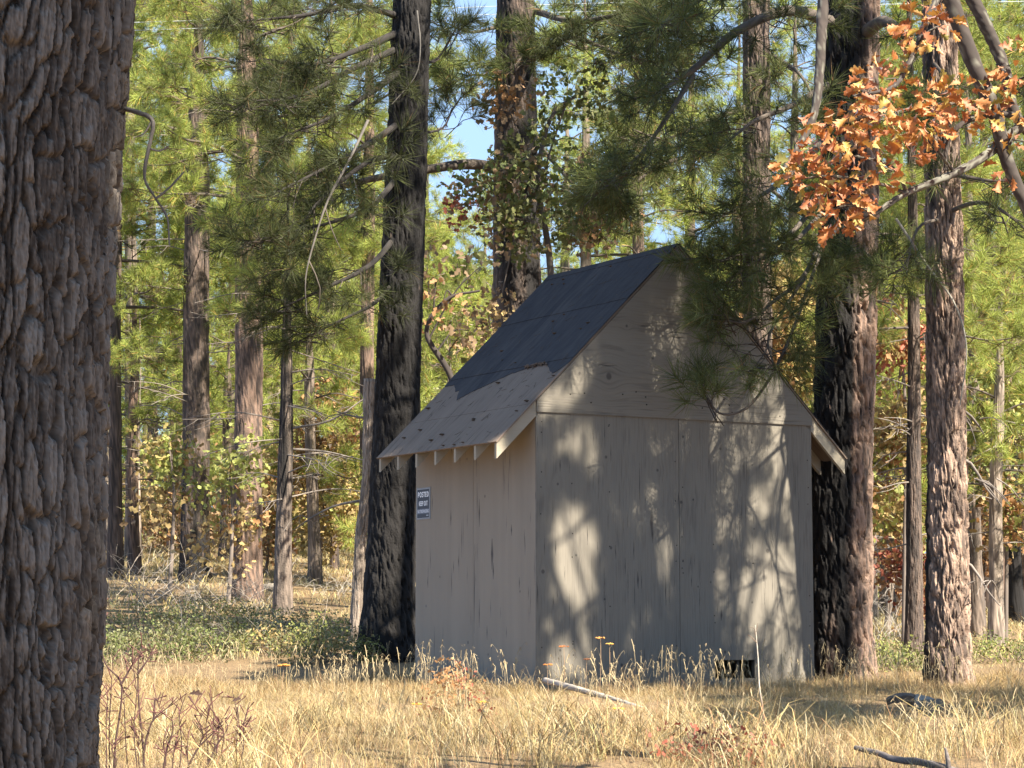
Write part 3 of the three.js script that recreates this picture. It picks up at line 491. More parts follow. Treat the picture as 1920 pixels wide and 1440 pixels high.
pine({ seed: 104, litTint: -0.16, crown: { n: 15, from: 8.4, R: 2.8, every: 0.5, litTint: 0 }, d: 24.6, label: 'thick reddish pine trunk touching the shed\'s right eave', axis: [[1572, 1285, 110], [1588, 500, 104], [1600, 0, 94]], h: 18, bark: 'red', char: (a, v, big) => 0.24 + 0.42 * Math.cos(a - 3.6), fleck: 0.1, detail: true, depth: 0.042, cellW: 0.095, cellH: 0.34, flare: 0.3,
  dead: [[4.15, 0.4, 0.55, 0.1]],
  limbs: [
    { p: [[1555, 40, 24.4], [1480, 20, 23.6], [1380, 60, 22.8], [1300, 130, 22.2], [1225, 180, 21.8]], r: 0.07, r1: 0.02, from: 0.2 },
    { p: [[1550, -40, 24.4], [1440, -50, 23.4], [1330, -10, 22.6], [1240, 50, 22]], r: 0.05 },
    { p: [[1300, 140, 22.2], [1250, 220, 21.9], [1200, 290, 21.8], [1150, 330, 21.8]], r: 0.03, every: 0.17 },
    { p: [[1552, 160, 24.4], [1480, 200, 23.6], [1410, 230, 23], [1350, 280, 22.6]], r: 0.04, reach: 0.6 },
    { p: [[1548, 260, 24.4], [1490, 320, 23.4], [1430, 365, 22.6], [1370, 395, 22.2]], r: 0.045, reach: 0.55 },
    { p: [[1545, 360, 24.4], [1490, 430, 23.4], [1430, 470, 22.6], [1370, 480, 22.1]], r: 0.035, reach: 0.6, density: 0.8 },
    { p: [[1545, 440, 24.4], [1505, 520, 23.4], [1450, 565, 22.6], [1395, 605, 22.1], [1360, 600, 22]], r: 0.03, reach: 0.5, density: 0.8 },
    { p: [[1540, 400, 24.3], [1480, 460, 23.2], [1400, 500, 22.4], [1345, 540, 22]], r: 0.03, reach: 0.42, density: 0.7 },
    { p: [[1510, 520, 23.2], [1470, 580, 22.6], [1440, 640, 22.2], [1450, 680, 22.1]], r: 0.018, reach: 0.45, from: 0.1 },
    { p: [[1540, 470, 24.4], [1508, 560, 23.2], [1478, 640, 22.5], [1440, 715, 22.2], [1395, 768, 22.0], [1350, 775, 21.9], [1322, 742, 21.9]], r: 0.022, r1: 0.009, from: 0.93, every: 0.3, reach: 0.1, density: 0.3,
      twigs: [[[1440, 715, 22.2], [1400, 690, 22.1], [1375, 655, 22.1]], [[1470, 655, 22.4], [1420, 668, 22.2], [1375, 655, 22.1]]], tufts: [{ p: [1385, 668, 22.1], dir: [-0.7, 0.7, 0.3] }, { p: [1338, 765, 21.9], dir: [-0.4, 0.9, 0.2], s: 0.8 }] },
    { p: [[1625, 60, 24.4], [1660, 40, 23.8], [1700, 70, 23.4]], r: 0.08, r1: 0.04, from: 0.7, reach: 0.5, every: 0.4, density: 0.4 },
    { p: [[1620, 470, 24.2], [1660, 500, 23.6], [1690, 470, 23.3]], r: 0.014, every: 0.4, reach: 0.3, from: 0.5 },
    { p: [[1545, 500, 24.3], [1575, 480, 23.6], [1590, 500, 23.3]], r: 0.014, every: 0.3, reach: 0.3, from: 0.6 },
  ] });
pine({ seed: 105, d: 22.6, label: 'slim sunlit pine trunk right of the shed with orange brown bark', axis: [[1779, 1300, 74], [1775, 700, 66], [1762, 0, 58]], h: 16, bark: 'tan', char: (a, v, big) => -0.1 + 0.5 * Math.cos(a - 3.3) + 0.2 * Math.exp(-v / 0.5), detail: true, depth: 0.032, cellW: 0.07, cellH: 0.24, flare: 0.24,  // char term also darkens the left edge like a flank away from sun
  dead: [[2.3, 0.2, 0.5, 0.5], [2.8, -0.3, 0.4, 0.3], [1.3, 0.3, 0.5, 0.5]],
  limbs: [
    { p: [[1770, 400, 22.6], [1840, 380, 22], [1900, 410, 21.6], [1960, 470, 21.4]], r: 0.028, from: 0.6, every: 0.3, density: 0.7 },
    { p: [[1770, 410, 22.6], [1720, 430, 22], [1700, 500, 21.8]], r: 0.02, from: 0.7, reach: 0.4 },
    { p: [[1680, 410, 21.9], [1740, 500, 22], [1790, 570, 22], [1812, 650, 22], [1800, 760, 22.1]], r: 0.014, r1: 0.006, bare: true, base: [0.26, 0.24, 0.2] },
    { p: [[1780, 180, 22.6], [1850, 150, 22.3], [1930, 160, 22]], r: 0.025, from: 0.3, every: 0.25 },
    { p: [[1770, 330, 22.6], [1800, 330, 22.2], [1870, 340, 22], [1930, 330, 22]], r: 0.03, from: 0.3, every: 0.25 },
    { p: [[1745, 110, 22.6], [1770, 150, 22.1], [1760, 190, 21.9]], r: 0.02, from: 0.5, every: 0.3, reach: 0.35 },
  ] });
pine({ seed: 106, litTint: -0.12, crown: { n: 15, from: 9.799999999999999, R: 2.8, every: 0.5, litTint: 0 }, d: 33, label: 'dark pine trunk rising behind the gable among hanging boughs', axis: [[1421, 1200, 56], [1420, 590, 50], [1418, 0, 48]], h: 19, bark: 'dark', char: () => 0.2, detail: true, depth: 0.022,
  limbs: [
    { p: [[1400, 300, 33], [1320, 290, 32], [1220, 320, 31], [1140, 400, 30.4]], r: 0.045, litTint: 0.2 },
    { p: [[1400, 200, 33], [1320, 230, 32], [1240, 260, 31], [1180, 240, 30.6]], r: 0.045, litTint: 0.2 },
    { p: [[1440, 100, 33], [1500, 140, 32], [1540, 220, 31]], r: 0.04 },
    { p: [[1440, 350, 33], [1500, 400, 32.4], [1540, 430, 32]], r: 0.03 },
    
  ] });
// left of the shed
pine({ seed: 201, d: 46, label: 'dark scorched pine trunk left of the pair beside the big foreground trunk', axis: [[366, 1085, 52], [370, 330, 44]], h: 14, bark: 'dark', char: (a, v) => 0.22 + 0.5 * Math.exp(-v / 1.6), detail: true, cellW: 0.07, depth: 0.018, randomDead: { n: 34, from: 3, to: 11, L: 2.2 }, crown: { n: 22, from: 7, to: 13.6, R: 2.6 } });
pine({ seed: 202, d: 40, label: 'tall sunlit pinkish pine trunk with a burnt hollow foot', axis: [[463, 1125, 52], [466, 640, 50], [463, 180, 38]], h: 13, bark: 'red', char: (a, v) => 0.95 * Math.exp(-v / 0.9) * (0.5 + 0.5 * Math.cos(a - 3.4)) - 0.15, detail: true, cellW: 0.07, depth: 0.018, randomDead: { n: 20, from: 3, to: 10, L: 1.2 }, crown: { n: 20, from: 6.5, to: 12.6, R: 2.4 } });
pine({ seed: 203, d: 36, label: 'thin straight trunk with bare crooked dead branches left of the snag', axis: [[530, 1145, 32], [535, 850, 26], [537, 690, 20]], h: 7.5, bark: 'grey', char: (a, v) => (v > 2 ? 0.45 : 0.05), detail: true, cellW: 0.05, cellH: 0.18, depth: 0.012, randomDead: { n: 26, from: 1.8, to: 5, L: 1.5 }, dead: [[2.9, 0.1, 1.6, -0.7], [2.6, -0.2, 1.4, 0.2]], crown: { n: 12, from: 4.3, to: 7.4, R: 1.1, every: 0.3, reach: 0.5 } });
pine({ seed: 204, d: 52, label: 'small dark burnt trunk in the sunny clearing beyond the snag', axis: [[628, 1100, 15], [628, 930, 12]], h: 8, bark: 'dark', char: () => 0.4, crown: { n: 12, from: 3, to: 8, R: 1.3 } });
pine({ seed: 205, d: 48, label: 'short dark trunk just right of the big foreground trunk', axis: [[217, 1050, 26], [217, 790, 22]], h: 15, bark: 'dark', char: () => 0.25, randomDead: { n: 22, from: 1.5, to: 6, L: 1.6 }, crown: { n: 24, from: 4.5, to: 14, R: 2.4 } });
pine({ seed: 206, d: 45, label: 'brown pine trunk showing above the broken snag beside the blackened trunk', axis: [[690, 1120, 26], [690, 500, 24]], h: 17, bark: 'red', crown: { n: 24, from: 6.5, to: 15, R: 2 } });
pine({ seed: 207, d: 31, snag: true, name: 'dead_snag', category: 'dead tree', label: 'crooked grey broken topped snag left of the blackened trunk', axis: [[668, 1180, 24], [676, 1010, 20], [692, 900, 22], [697, 710, 27]], bark: 'pale', detail: true, cellW: 0.05, depth: 0.012, dead: [[1.9, 3.3, 1.0, 0.4], [3.0, 3.0, 0.5, -0.1]] });
pine({ seed: 208, d: 54, label: 'slender light grey trunk leaning in shade near the left edge shrubs', axis: [[256, 1060, 10], [258, 930, 8]], h: 6, bark: 'pale', randomDead: { n: 10, from: 1, to: 4, L: 1 } });
pine({ seed: 209, d: 60, label: 'pinkish sunlit trunk right against the edge of the big foreground trunk', axis: [[198, 1050, 16], [200, 800, 14]], h: 14, bark: 'pale', crown: { n: 20, from: 6, to: 14, R: 2.2 } });
// right of the shed
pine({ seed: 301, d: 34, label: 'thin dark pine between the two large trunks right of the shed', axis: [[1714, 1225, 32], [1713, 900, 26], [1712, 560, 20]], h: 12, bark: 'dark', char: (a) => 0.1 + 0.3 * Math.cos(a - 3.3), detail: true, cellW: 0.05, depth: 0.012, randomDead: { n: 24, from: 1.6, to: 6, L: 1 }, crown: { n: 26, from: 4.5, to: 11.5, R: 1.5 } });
pine({ seed: 302, d: 42, label: 'shaded pine trunk just right of the slim sunlit trunk', axis: [[1832, 1200, 26], [1828, 900, 22]], h: 15, bark: 'grey', randomDead: { n: 16, from: 2, to: 6, L: 1.4 }, crown: { n: 26, from: 3.4, to: 14, R: 2.2 } });
pine({ seed: 303, d: 50, label: 'brown pine trunk near the right edge, left of a black one', axis: [[1870, 1172, 24], [1882, 900, 20]], h: 16, bark: 'red', crown: { n: 24, from: 4, to: 15, R: 2.4 } });
pine({ seed: 304, d: 51, label: 'charred black trunk at the far right edge of the woods', axis: [[1908, 1170, 24], [1900, 930, 22]], h: 16, bark: 'dark', char: () => 0.7, crown: { n: 24, from: 3.5, to: 15, R: 2.4 } });
pine({ seed: 305, d: 55, label: 'pale pinkish trunk half hidden by the thick reddish trunk', axis: [[1634, 1145, 18], [1636, 900, 15]], h: 15, bark: 'pale', crown: { n: 22, from: 5, to: 14, R: 2.2 } });
pine({ seed: 306, d: 44, snag: true, name: 'dead_snag', category: 'dead tree', label: 'white dead sapling with twisted bare branches right of the shed', axis: [[1664, 1175, 9], [1672, 1080, 8], [1682, 980, 4]], bark: 'pale', randomDead: { n: 22, from: 0.5, to: 2.1, L: 0.8 } });

// the woods behind: pines with their trunks mostly hidden
const footOf = (px, d) => { const p = groundAt(px, d), dd = -p.z * CP + (p.y - EYE) * SP, v = (p.y - EYE) * CP + p.z * SP; return [960 + FPX * p.x / dd, 720 - FPX * v / dd, dd]; };
const MARKS = [[0, 'the big trunk'], [217, 'the short dark trunk'], [366, 'the scorched trunk'], [463, 'the pinkish trunk'], [530, 'the thin straight trunk'], [690, 'the broken snag'], [750, 'the blackened trunk'], [970, 'the trunk behind the roof'], [1270, 'the shed\'s peak'], [1420, 'the trunk behind the gable'], [1588, 'the thick reddish trunk'], [1713, 'the thin dark pine'], [1775, 'the slim sunlit trunk'], [1832, 'the shaded trunk'], [1882, 'the brown trunk'], [1960, 'the right edge']];
const gapOf = (px) => { let i = 0; while (i < MARKS.length - 2 && MARKS[i + 1][0] <= px) i++; return i; };
const woods = [];
const back = (list, group, base) => list.forEach((q, i) => woods.push({ q: [q[0], q[1], Math.min(q[2], 0.2757 * q[1] + 1), ...q.slice(3)], group, seed: base + i * 7, i, base }));
const plantWoods = () => woods.forEach(({ q: [px, d, h, from, R, n, litTint], group, seed, i, base }) => {
  const k = gapOf(px), row = woods.filter((w) => gapOf(w.q[0]) === k && (w.q[2] < 13) === (h < 13)).sort((a, b) => a.q[1] - b.q[1]), at = row.findIndex((w) => w.seed === seed);
  const label = (row.length > 1 ? (at === row.length - 1 ? 'farthest ' : ['nearest ', 'second nearest ', 'third nearest ', 'fourth nearest '][at]) : '') + (h < 13 ? 'young pine' : 'tall pine') + ' between ' + MARKS[k][1] + ' and ' + MARKS[k + 1][1];
  const [fx, fy, dd] = footOf(px, d), w = (0.16 + 0.012 * h) / d * FPX;
  pine({ seed, d: dd, label, group, axis: [[fx, fy, w], [fx + (hash(i, base, 1) - 0.5) * 20, fy - 0.6 * h / d * FPX, w * 0.75]], h, bark: ['grey', 'red', 'dark', 'pale'][i % 4], randomDead: { n: 10, from: 1.5, to: from + 2, L: 1.4 }, crown: { n: Math.round(n * 0.58), from, to: h, R, litTint: litTint ?? 1.35, every: 0.62, reach: 1.0, up: -0.1, density: 0.62, scale: 1.22 } });  // crown needles lightened in colour to look sunlit
});
back([[250, 58, 19, 4, 3.2, 46], [330, 66, 20, 4.5, 3.4, 48], [540, 60, 19, 3.5, 3.2, 50], [620, 68, 20, 3.5, 3.2, 50], [440, 78, 20, 4, 3.2, 44], [690, 76, 17, 3, 2.9, 46], [290, 84, 20, 4, 3.4, 44], [570, 88, 21, 3, 3.4, 44], [590, 46, 7.2, 1.9, 1.7, 30], [255, 50, 8, 1.8, 1.9, 30], [420, 56, 7.4, 2, 1.6, 26], [150, 70, 20, 4, 3.2, 30]], 'pines in the woods left of the shed', 400);
back([[1100, 62, 19, 4, 3.1, 50], [1200, 56, 20, 4, 3.0, 52], [1290, 66, 21, 4, 3.2, 52], [1050, 76, 19, 4, 3, 44], [1480, 58, 19, 3, 3.0, 52], [1380, 72, 20, 3.5, 3.1, 48], [1180, 82, 21, 4, 3.2, 44], [855, 66, 8.4, 1.6, 2.2, 50], [830, 44, 5.6, 1, 1.5, 34], [800, 58, 8.2, 1.6, 1.9, 34], [905, 74, 9.2, 2, 2.2, 34], [760, 72, 12, 2.4, 2.4, 38]], 'pines in the woods behind the shed', 600);
back([[1660, 60, 19, 4, 3.0, 50], [1750, 56, 18, 4, 2.9, 50], [1850, 64, 19, 4, 3.1, 50], [1690, 78, 20, 3, 3.2, 46], [1800, 84, 20, 3, 3.2, 44], [1920, 56, 18, 3, 3.0, 46], [1520, 80, 20, 3, 3.2, 40], [1860, 38, 6.5, 2.2, 1.4, 26], [1990, 66, 19, 3, 3.2, 30]], 'pines in the woods right of the shed', 800);

plantWoods();

// oaks and saplings in autumn leaf
const LEAF = { orange: [0.40, 0.215, 0.09], yellow: [0.42, 0.34, 0.115], gold: [0.40, 0.29, 0.12], sage: [0.25, 0.25, 0.12], green: [0.15, 0.185, 0.05], brown: [0.27, 0.18, 0.1], olive: [0.12, 0.125, 0.035], red: [0.32, 0.09, 0.055], lime: [0.31, 0.33, 0.085] };
function oak({ name = 'oak_sapling', category = 'sapling', label, group, px, d, trunk, clouds, seed, bark = [0.11, 0.09, 0.075], kind = 'far', scale = 1 }) {
  const r = rng(seed), base = groundAt(px, d), g = thing(name, label, category, base, group), list = [], twigs = [];
  const [fx, fy, dd] = footOf(px, d);
  const line = [base.clone().add(V(0, -0.1, 0)), ...trunk.map((q) => P(...q))];
  part('trunk', tube(line, [...line.map((_, i) => lerp(0.06, 0.015, i / (line.length - 1)))].map((q) => q * scale), 8, 30, { ...limbLook(seed, bark), uvs: false }), M.limb, g);
  const cv = new THREE.CatmullRomCurve3(line);
  for (const [cx, cy, cd, rx, ry, n, mix] of clouds) {
    const c = P(cx, cy, cd), sx = rx / FPX * cd, sy = ry / FPX * cd, t0 = cv.getPoint(0.35 + 0.6 * r());
    const m = t0.clone().lerp(c, 0.55).add(V(0, 0.15, 0)); twigs.push([[t0, m, c], 0.016 * scale]);
    for (let i = 0; i < n; i++) {
      const a = r() * 6.28, q = Math.cbrt(r()), b = Math.acos(2 * r() - 1), p = c.clone().add(V(Math.sin(b) * Math.cos(a) * sx * q, Math.cos(b) * sy * q, Math.sin(b) * Math.sin(a) * sx * q));
      const col = LEAF[mix[Math.floor(r() * mix.length)]], k = 0.75 + 0.5 * r();
      list.push({ m: place(p, V(r() - 0.5, r() - 0.5, r() - 0.5).normalize(), r() * 6, 0.8 + 0.5 * r()), c: C3(col, k) });
      if (i % 5 === 0) twigs.push([[c.clone().lerp(p, 0.1), c.clone().lerp(p, 0.6).add(V(0, 0.05 * r(), 0)), p], 0.005]);
    }
  }
  part('branches', mergeGeometries(twigs.map(([l, w], i) => tube(l, [w, w * 0.7, w * 0.4], 4, 8, { ...limbLook(i, bark), uvs: false, cap: false }))), M.limb, g, 'stuff');
  hangLeaves('crown', kind, list, g);
  return g;
}
oak({ seed: 1, px: 1045, d: 29.5, kind: 'near', label: 'shaded oak with dull green and brown leaves climbing the trunk behind the roof', category: 'oak', name: 'oak_tree', trunk: [[1040, 700, 29.5], [1030, 480, 29.5], [1010, 330, 29.4], [1040, 210, 29.4], [1100, 170, 29.4]], clouds: [[1060, 200, 29.4, 90, 60, 26, ['olive', 'green', 'green']], [950, 195, 29.5, 60, 30, 12, ['brown', 'orange']], [1000, 320, 29.4, 90, 60, 34, ['olive', 'green', 'brown']], [890, 340, 29.4, 70, 40, 14, ['olive', 'brown', 'green']], [1000, 420, 29.4, 110, 60, 40, ['olive', 'olive', 'brown', 'green']], [1130, 410, 29.6, 90, 70, 30, ['olive', 'brown', 'orange', 'green']], [870, 390, 29.4, 40, 20, 6, ['brown', 'red']], [930, 600, 29.4, 60, 50, 12, ['gold', 'brown']]] });
oak({ seed: 2, px: 870, d: 34, label: 'crooked dark branched sapling in the gap left of the roof', bark: [0.05, 0.04, 0.035], trunk: [[850, 720, 34], [800, 620, 34], [840, 560, 34], [900, 545, 34]], clouds: [[830, 570, 34, 60, 40, 3, ['brown', 'orange']], [880, 620, 34, 60, 40, 3, ['olive', 'brown']], [820, 520, 34, 50, 30, 2, ['brown', 'olive']], [900, 500, 34, 40, 30, 3, ['olive', 'brown']]] });
const sap = (px, d, clouds, label, seed, top, group) => oak({ seed, px, d, label, group, trunk: [[px + 6, top + 90, d], [px - 4, top, d]], clouds, bark: [0.16, 0.13, 0.11], scale: 0.7 });
sap(320, 41, [[320, 850, 41, 40, 45, 14, ['gold', 'lime', 'yellow']], [345, 900, 41, 30, 35, 7, ['orange', 'lime']], [300, 960, 41, 40, 30, 8, ['gold', 'brown']]], 'yellow leaved oak sapling in front of the scorched trunk', 11, 830);
sap(430, 39, [[455, 870, 39, 30, 55, 13, ['lime', 'lime', 'yellow']], [440, 960, 39, 60, 60, 12, ['orange', 'gold', 'lime']], [420, 1030, 39, 60, 40, 8, ['gold', 'brown']]], 'oak sapling with bright lime leaves between the two left trunks', 12, 860);
sap(500, 50, [[500, 900, 50, 60, 60, 40, ['orange', 'gold', 'brown']], [560, 960, 50, 60, 60, 40, ['yellow', 'gold', 'lime']], [510, 1000, 50, 50, 50, 24, ['gold', 'orange']]], 'orange and gold sapling behind the thin straight trunk', 13, 880);
sap(600, 48, [[620, 790, 48, 80, 60, 50, ['orange', 'gold', 'orange', 'brown']], [580, 880, 48, 70, 60, 50, ['gold', 'yellow', 'orange']], [640, 950, 48, 70, 70, 50, ['yellow', 'gold', 'lime', 'gold']], [600, 1010, 48, 50, 40, 20, ['yellow', 'gold']]], 'broad golden sapling in sun left of the snag', 14, 800);
sap(660, 70, [[655, 1050, 70, 60, 26, 40, ['red', 'red', 'orange']], [590, 1055, 70, 40, 20, 20, ['red', 'brown']]], 'low crimson leaved bush in the far clearing', 15, 1050);
sap(330, 62, [[300, 1000, 62, 80, 60, 50, ['gold', 'brown', 'orange']], [260, 940, 62, 60, 60, 40, ['gold', 'lime', 'brown']], [400, 1000, 62, 80, 50, 50, ['orange', 'gold', 'brown']]], 'tawny undergrowth oak far behind the scorched trunk', 16, 930);
sap(1460, 40, [[1480, 560, 40, 60, 80, 50, ['yellow', 'gold', 'gold']], [1500, 680, 40, 60, 70, 50, ['gold', 'yellow', 'lime']], [1460, 640, 40, 50, 60, 30, ['orange', 'gold']]], 'glowing yellow sapling behind the gable and the thick reddish trunk', 17, 560);
sap(1690, 36, [[1690, 640, 36, 50, 45, 30, ['orange', 'gold', 'red']], [1680, 800, 36, 50, 60, 34, ['orange', 'gold', 'yellow']], [1650, 900, 36, 40, 60, 30, ['gold', 'orange', 'lime']]], 'orange tipped sapling between the thick and the slim trunk', 18, 640);
sap(1700, 40, [[1690, 1055, 40, 55, 20, 24, ['red', 'orange', 'brown']], [1730, 1120, 40, 30, 18, 10, ['red', 'orange']], [1660, 960, 40, 40, 40, 24, ['lime', 'gold']]], 'low sapling with rusty pink leaves at the foot of the thin dark pine', 19, 1000);
sap(1880, 40, [[1880, 760, 40, 60, 70, 44, ['lime', 'yellow', 'green']], [1850, 880, 40, 50, 50, 30, ['lime', 'green', 'gold']], [1900, 960, 40, 40, 60, 26, ['gold', 'orange', 'lime']]], 'lime and gold sapling near the right edge behind the slim trunk', 20, 760);
sap(1840, 58, [[1840, 1000, 58, 80, 60, 50, ['gold', 'orange', 'brown']], [1900, 1050, 58, 60, 50, 34, ['orange', 'red', 'gold']], [1780, 900, 58, 80, 80, 50, ['gold', 'lime', 'orange']]], 'rust and gold undergrowth oak far behind the slim trunk', 21, 900);
sap(1560, 62, [[1660, 980, 62, 70, 60, 50, ['gold', 'orange', 'lime']], [1640, 860, 62, 60, 70, 40, ['gold', 'orange', 'yellow']]], 'golden undergrowth oak far behind the thick reddish trunk', 22, 900);
sap(840, 52, [[860, 640, 52, 50, 40, 12, ['gold', 'orange', 'lime']], [800, 740, 52, 60, 60, 20, ['lime', 'sage', 'green']], [830, 800, 52, 50, 40, 14, ['gold', 'lime']]], 'gold leaved sapling in the gap above the left eave', 23, 620);

// ---------------------------------------------------------------- the far woods, one mass
{
  const r = rng(77), list = [], leaf = [], trunks = [];
  for (let i = 0; i < 210; i++) {
    const z = -(92 + 70 * r()), x = (r() - 0.5) * 0.72 * -z, h = 9 + 9 * r(), b = at(x, z), R = 2.2 + 1.4 * r(), from = 0.12 + 0.2 * r();
    trunks.push(tube([b.clone().add(V(0, -0.2, 0)), b.clone().add(V(0.2 * (r() - 0.5), h * 0.5, 0)), b.clone().add(V(0, h * 0.95, 0))], [0.24, 0.17, 0.05], 7, 6, { ...limbLook(i, [[0.12, 0.085, 0.065], [0.05, 0.04, 0.035], [0.22, 0.17, 0.13]][i % 3]), uvs: false }));
    const litTint = 0.9 + 0.6 * r();  // far needles lightened in colour as if in sun
    for (let k = 0; k < 64; k++) { const f = from + (1 - from) * r(), a = r() * 6.28, q = R * Math.sqrt(r()) * (1 - Math.pow(f, 2.4)) + 0.2, p = b.clone().add(V(Math.cos(a) * q, h * f, Math.sin(a) * q)); list.push({ m: place(p, V(Math.cos(a), 0.35, Math.sin(a)), r() * 6, 1.5 + 0.8 * r()), c: green(r, litTint) }); }
  }
  for (let i = 0; i < 3600; i++) { const z = -(78 + 70 * r()), x = (r() - 0.5) * 0.66 * -z, p = at(x, z, 0.3 + 4.2 * r() * r()), m = ['gold', 'orange', 'brown', 'lime', 'gold', 'yellow', 'olive'][Math.floor((noise(x * 0.2, z * 0.1) + 0.5) * 5 + r() * 2) % 7 | 0] ?? 'gold'; leaf.push({ m: place(p, V(r() - 0.5, r() - 0.5, r() - 0.5), r() * 6, 1.5 + r()), c: C3(LEAF[m], 0.7 + 0.5 * r()) }); }
  const g = thing('distant_woods', 'far hazy wood of pines and tawny undergrowth filling the gaps between trunks', 'woods', V(0, 2, -110));
  g.userData.kind = 'stuff';
  part('trunks', mergeGeometries(trunks), M.limb, g, 'stuff');
  hangCrown('crown', 'far', list, g); hangLeaves('undergrowth', 'far', leaf, g);
}
// ---------------------------------------------------------------- the furrowed trunk close on the left
{
  const D = 7.0, g = thing('oak_tree', 'huge deeply furrowed grey brown trunk filling the left edge', 'tree', at(-1.62, -7));
  const axis = [[-92, 2300], [-88, 1700], [-85, 1440], [-72, 1100], [-58, 700], [-36, 350], [-7, 0], [40, -500], [90, -1100]].map((q) => P(q[0], q[1], D)), rad = [0.54, 0.45, 0.405, 0.412, 0.398, 0.40, 0.40, 0.38, 0.36];
  let key = '', K = null;
  const look = (a, v) => {
    const k = a + ':' + v; if (k === key) return K; key = k;
    const c = Math.cos(a), s = Math.sin(a), x = a / (2 * Math.PI), N = 58;
    const burl = Math.exp(-Math.pow((v - 1.55) / 0.35, 2)) * sstep(Math.cos(a - 4.25), 0.55, 0.95);
    const rag = 0.10 * noise(c * 40, v * 26, s * 40) + 0.08 * noise(c * 100, v * 60, s * 100);
    // ridges that wander up the trunk, each broken across into long plates of its own length
    const plate = (n, warp, len, seed) => {
      const X = x * n + warp * noise(c * 4.2, v * 1.7, s * 4.2 + seed) + 0.75 * noise(c * 11, v * 3.4, s * 11 + seed) + rag + burl * 1.5 * noise(c * 9, v * 9, seed), i = Math.floor(X), I = ((i % n) + n) % n, fx = X - i;
      const Y = v / len * (0.7 + 0.6 * hash(I, 1, seed)) + 9 * hash(I, 2, seed) + (hash(I, 3, seed) - 0.5) * 1.1 * fx + 0.3 * noise(v * 3, I * 7.7) + rag * 0.7, r = Math.floor(Y), fy = Y - r;
      const h = hash(I, r, seed + 5), lean = (hash(I, r, seed + 6) - 0.5) * 2, taper = 0.16 * Math.pow(Math.abs(fy - 0.5) * 2, 3);
      return { ex: Math.min(fx, 1 - fx) - taper, ey: Math.min(fy, 1 - fy), h, up: lean * (fx - 0.5) + 0.5 * (0.5 - fy) };
    };
    const A = plate(N, 1.5, 0.19, 3), B = plate(N * 3, 2.2, 0.08, 8);
    const fibre = fbm(c * 90, v * 11, s * 90, 3), grain = noise(c * 160, v * 70, s * 160), broad = fbm(c * 2.2, v * 1.3, s * 2.2, 3);
    K = { A, B, fibre, grain, broad, burl }; return K;
  };
  const disp = (u, v, a) => { const k = look(a, v), top = sstep(k.A.ex, -0.02, 0.15) * (0.45 + 0.55 * sstep(k.A.ey, 0, 0.075)), fine = sstep(k.B.ex, 0, 0.2) * (0.4 + 0.6 * sstep(k.B.ey, 0, 0.12)); return 0.034 * (top - 0.6) + top * (0.011 * (k.A.h - 0.5) + 0.014 * k.A.up + 0.008 * fine + 0.007 * (k.B.h - 0.5)) + 0.005 * k.fibre + 0.0016 * k.grain + 0.03 * k.burl; };
  const col = (u, v, a) => { const k = look(a, v), m = clamp(0.42 + 0.55 * (k.A.h - 0.5) + 0.5 * (k.B.h - 0.5) + 0.9 * k.fibre + 0.5 * k.grain + 0.5 * k.broad, 0, 1), w = clamp(0.5 + 1.2 * k.broad + 0.5 * (k.B.h - 0.5), 0, 1); return [lerp(0.05, lerp(0.205, 0.19, w), m), lerp(0.037, lerp(0.160, 0.165, w), m), lerp(0.028, lerp(0.124, 0.142, w), m)]; };
  part('trunk', tube(axis, rad, 680, 600, { disp, col }), std({ vertexColors: true, roughness: 0.95, bumpMap: barkGrain, bumpScale: 0.004 }), g);
  const t = [[[236, 204, 7], [262, 212, 6.95], [286, 226, 6.9], [282, 265, 6.9], [271, 335, 6.9], [292, 372, 6.9], [312, 405, 6.9], [318, 460, 6.9]], [[286, 226, 6.9], [270, 250, 6.9], [256, 256, 6.9]], [[283, 280, 6.9], [300, 283, 6.9], [316, 274, 6.9]], [[292, 372, 6.9], [320, 350, 6.9], [345, 322, 6.9]]];
  t.forEach((q, i) => part('dead_twig', tube(q.map((e) => P(...e)), q.map((_, j) => lerp(i ? 0.0035 : 0.008, 0.002, j / (q.length - 1))), 7, 30, { ...limbLook(i, [0.13, 0.11, 0.092]), uvs: false }), M.limb, g));
}
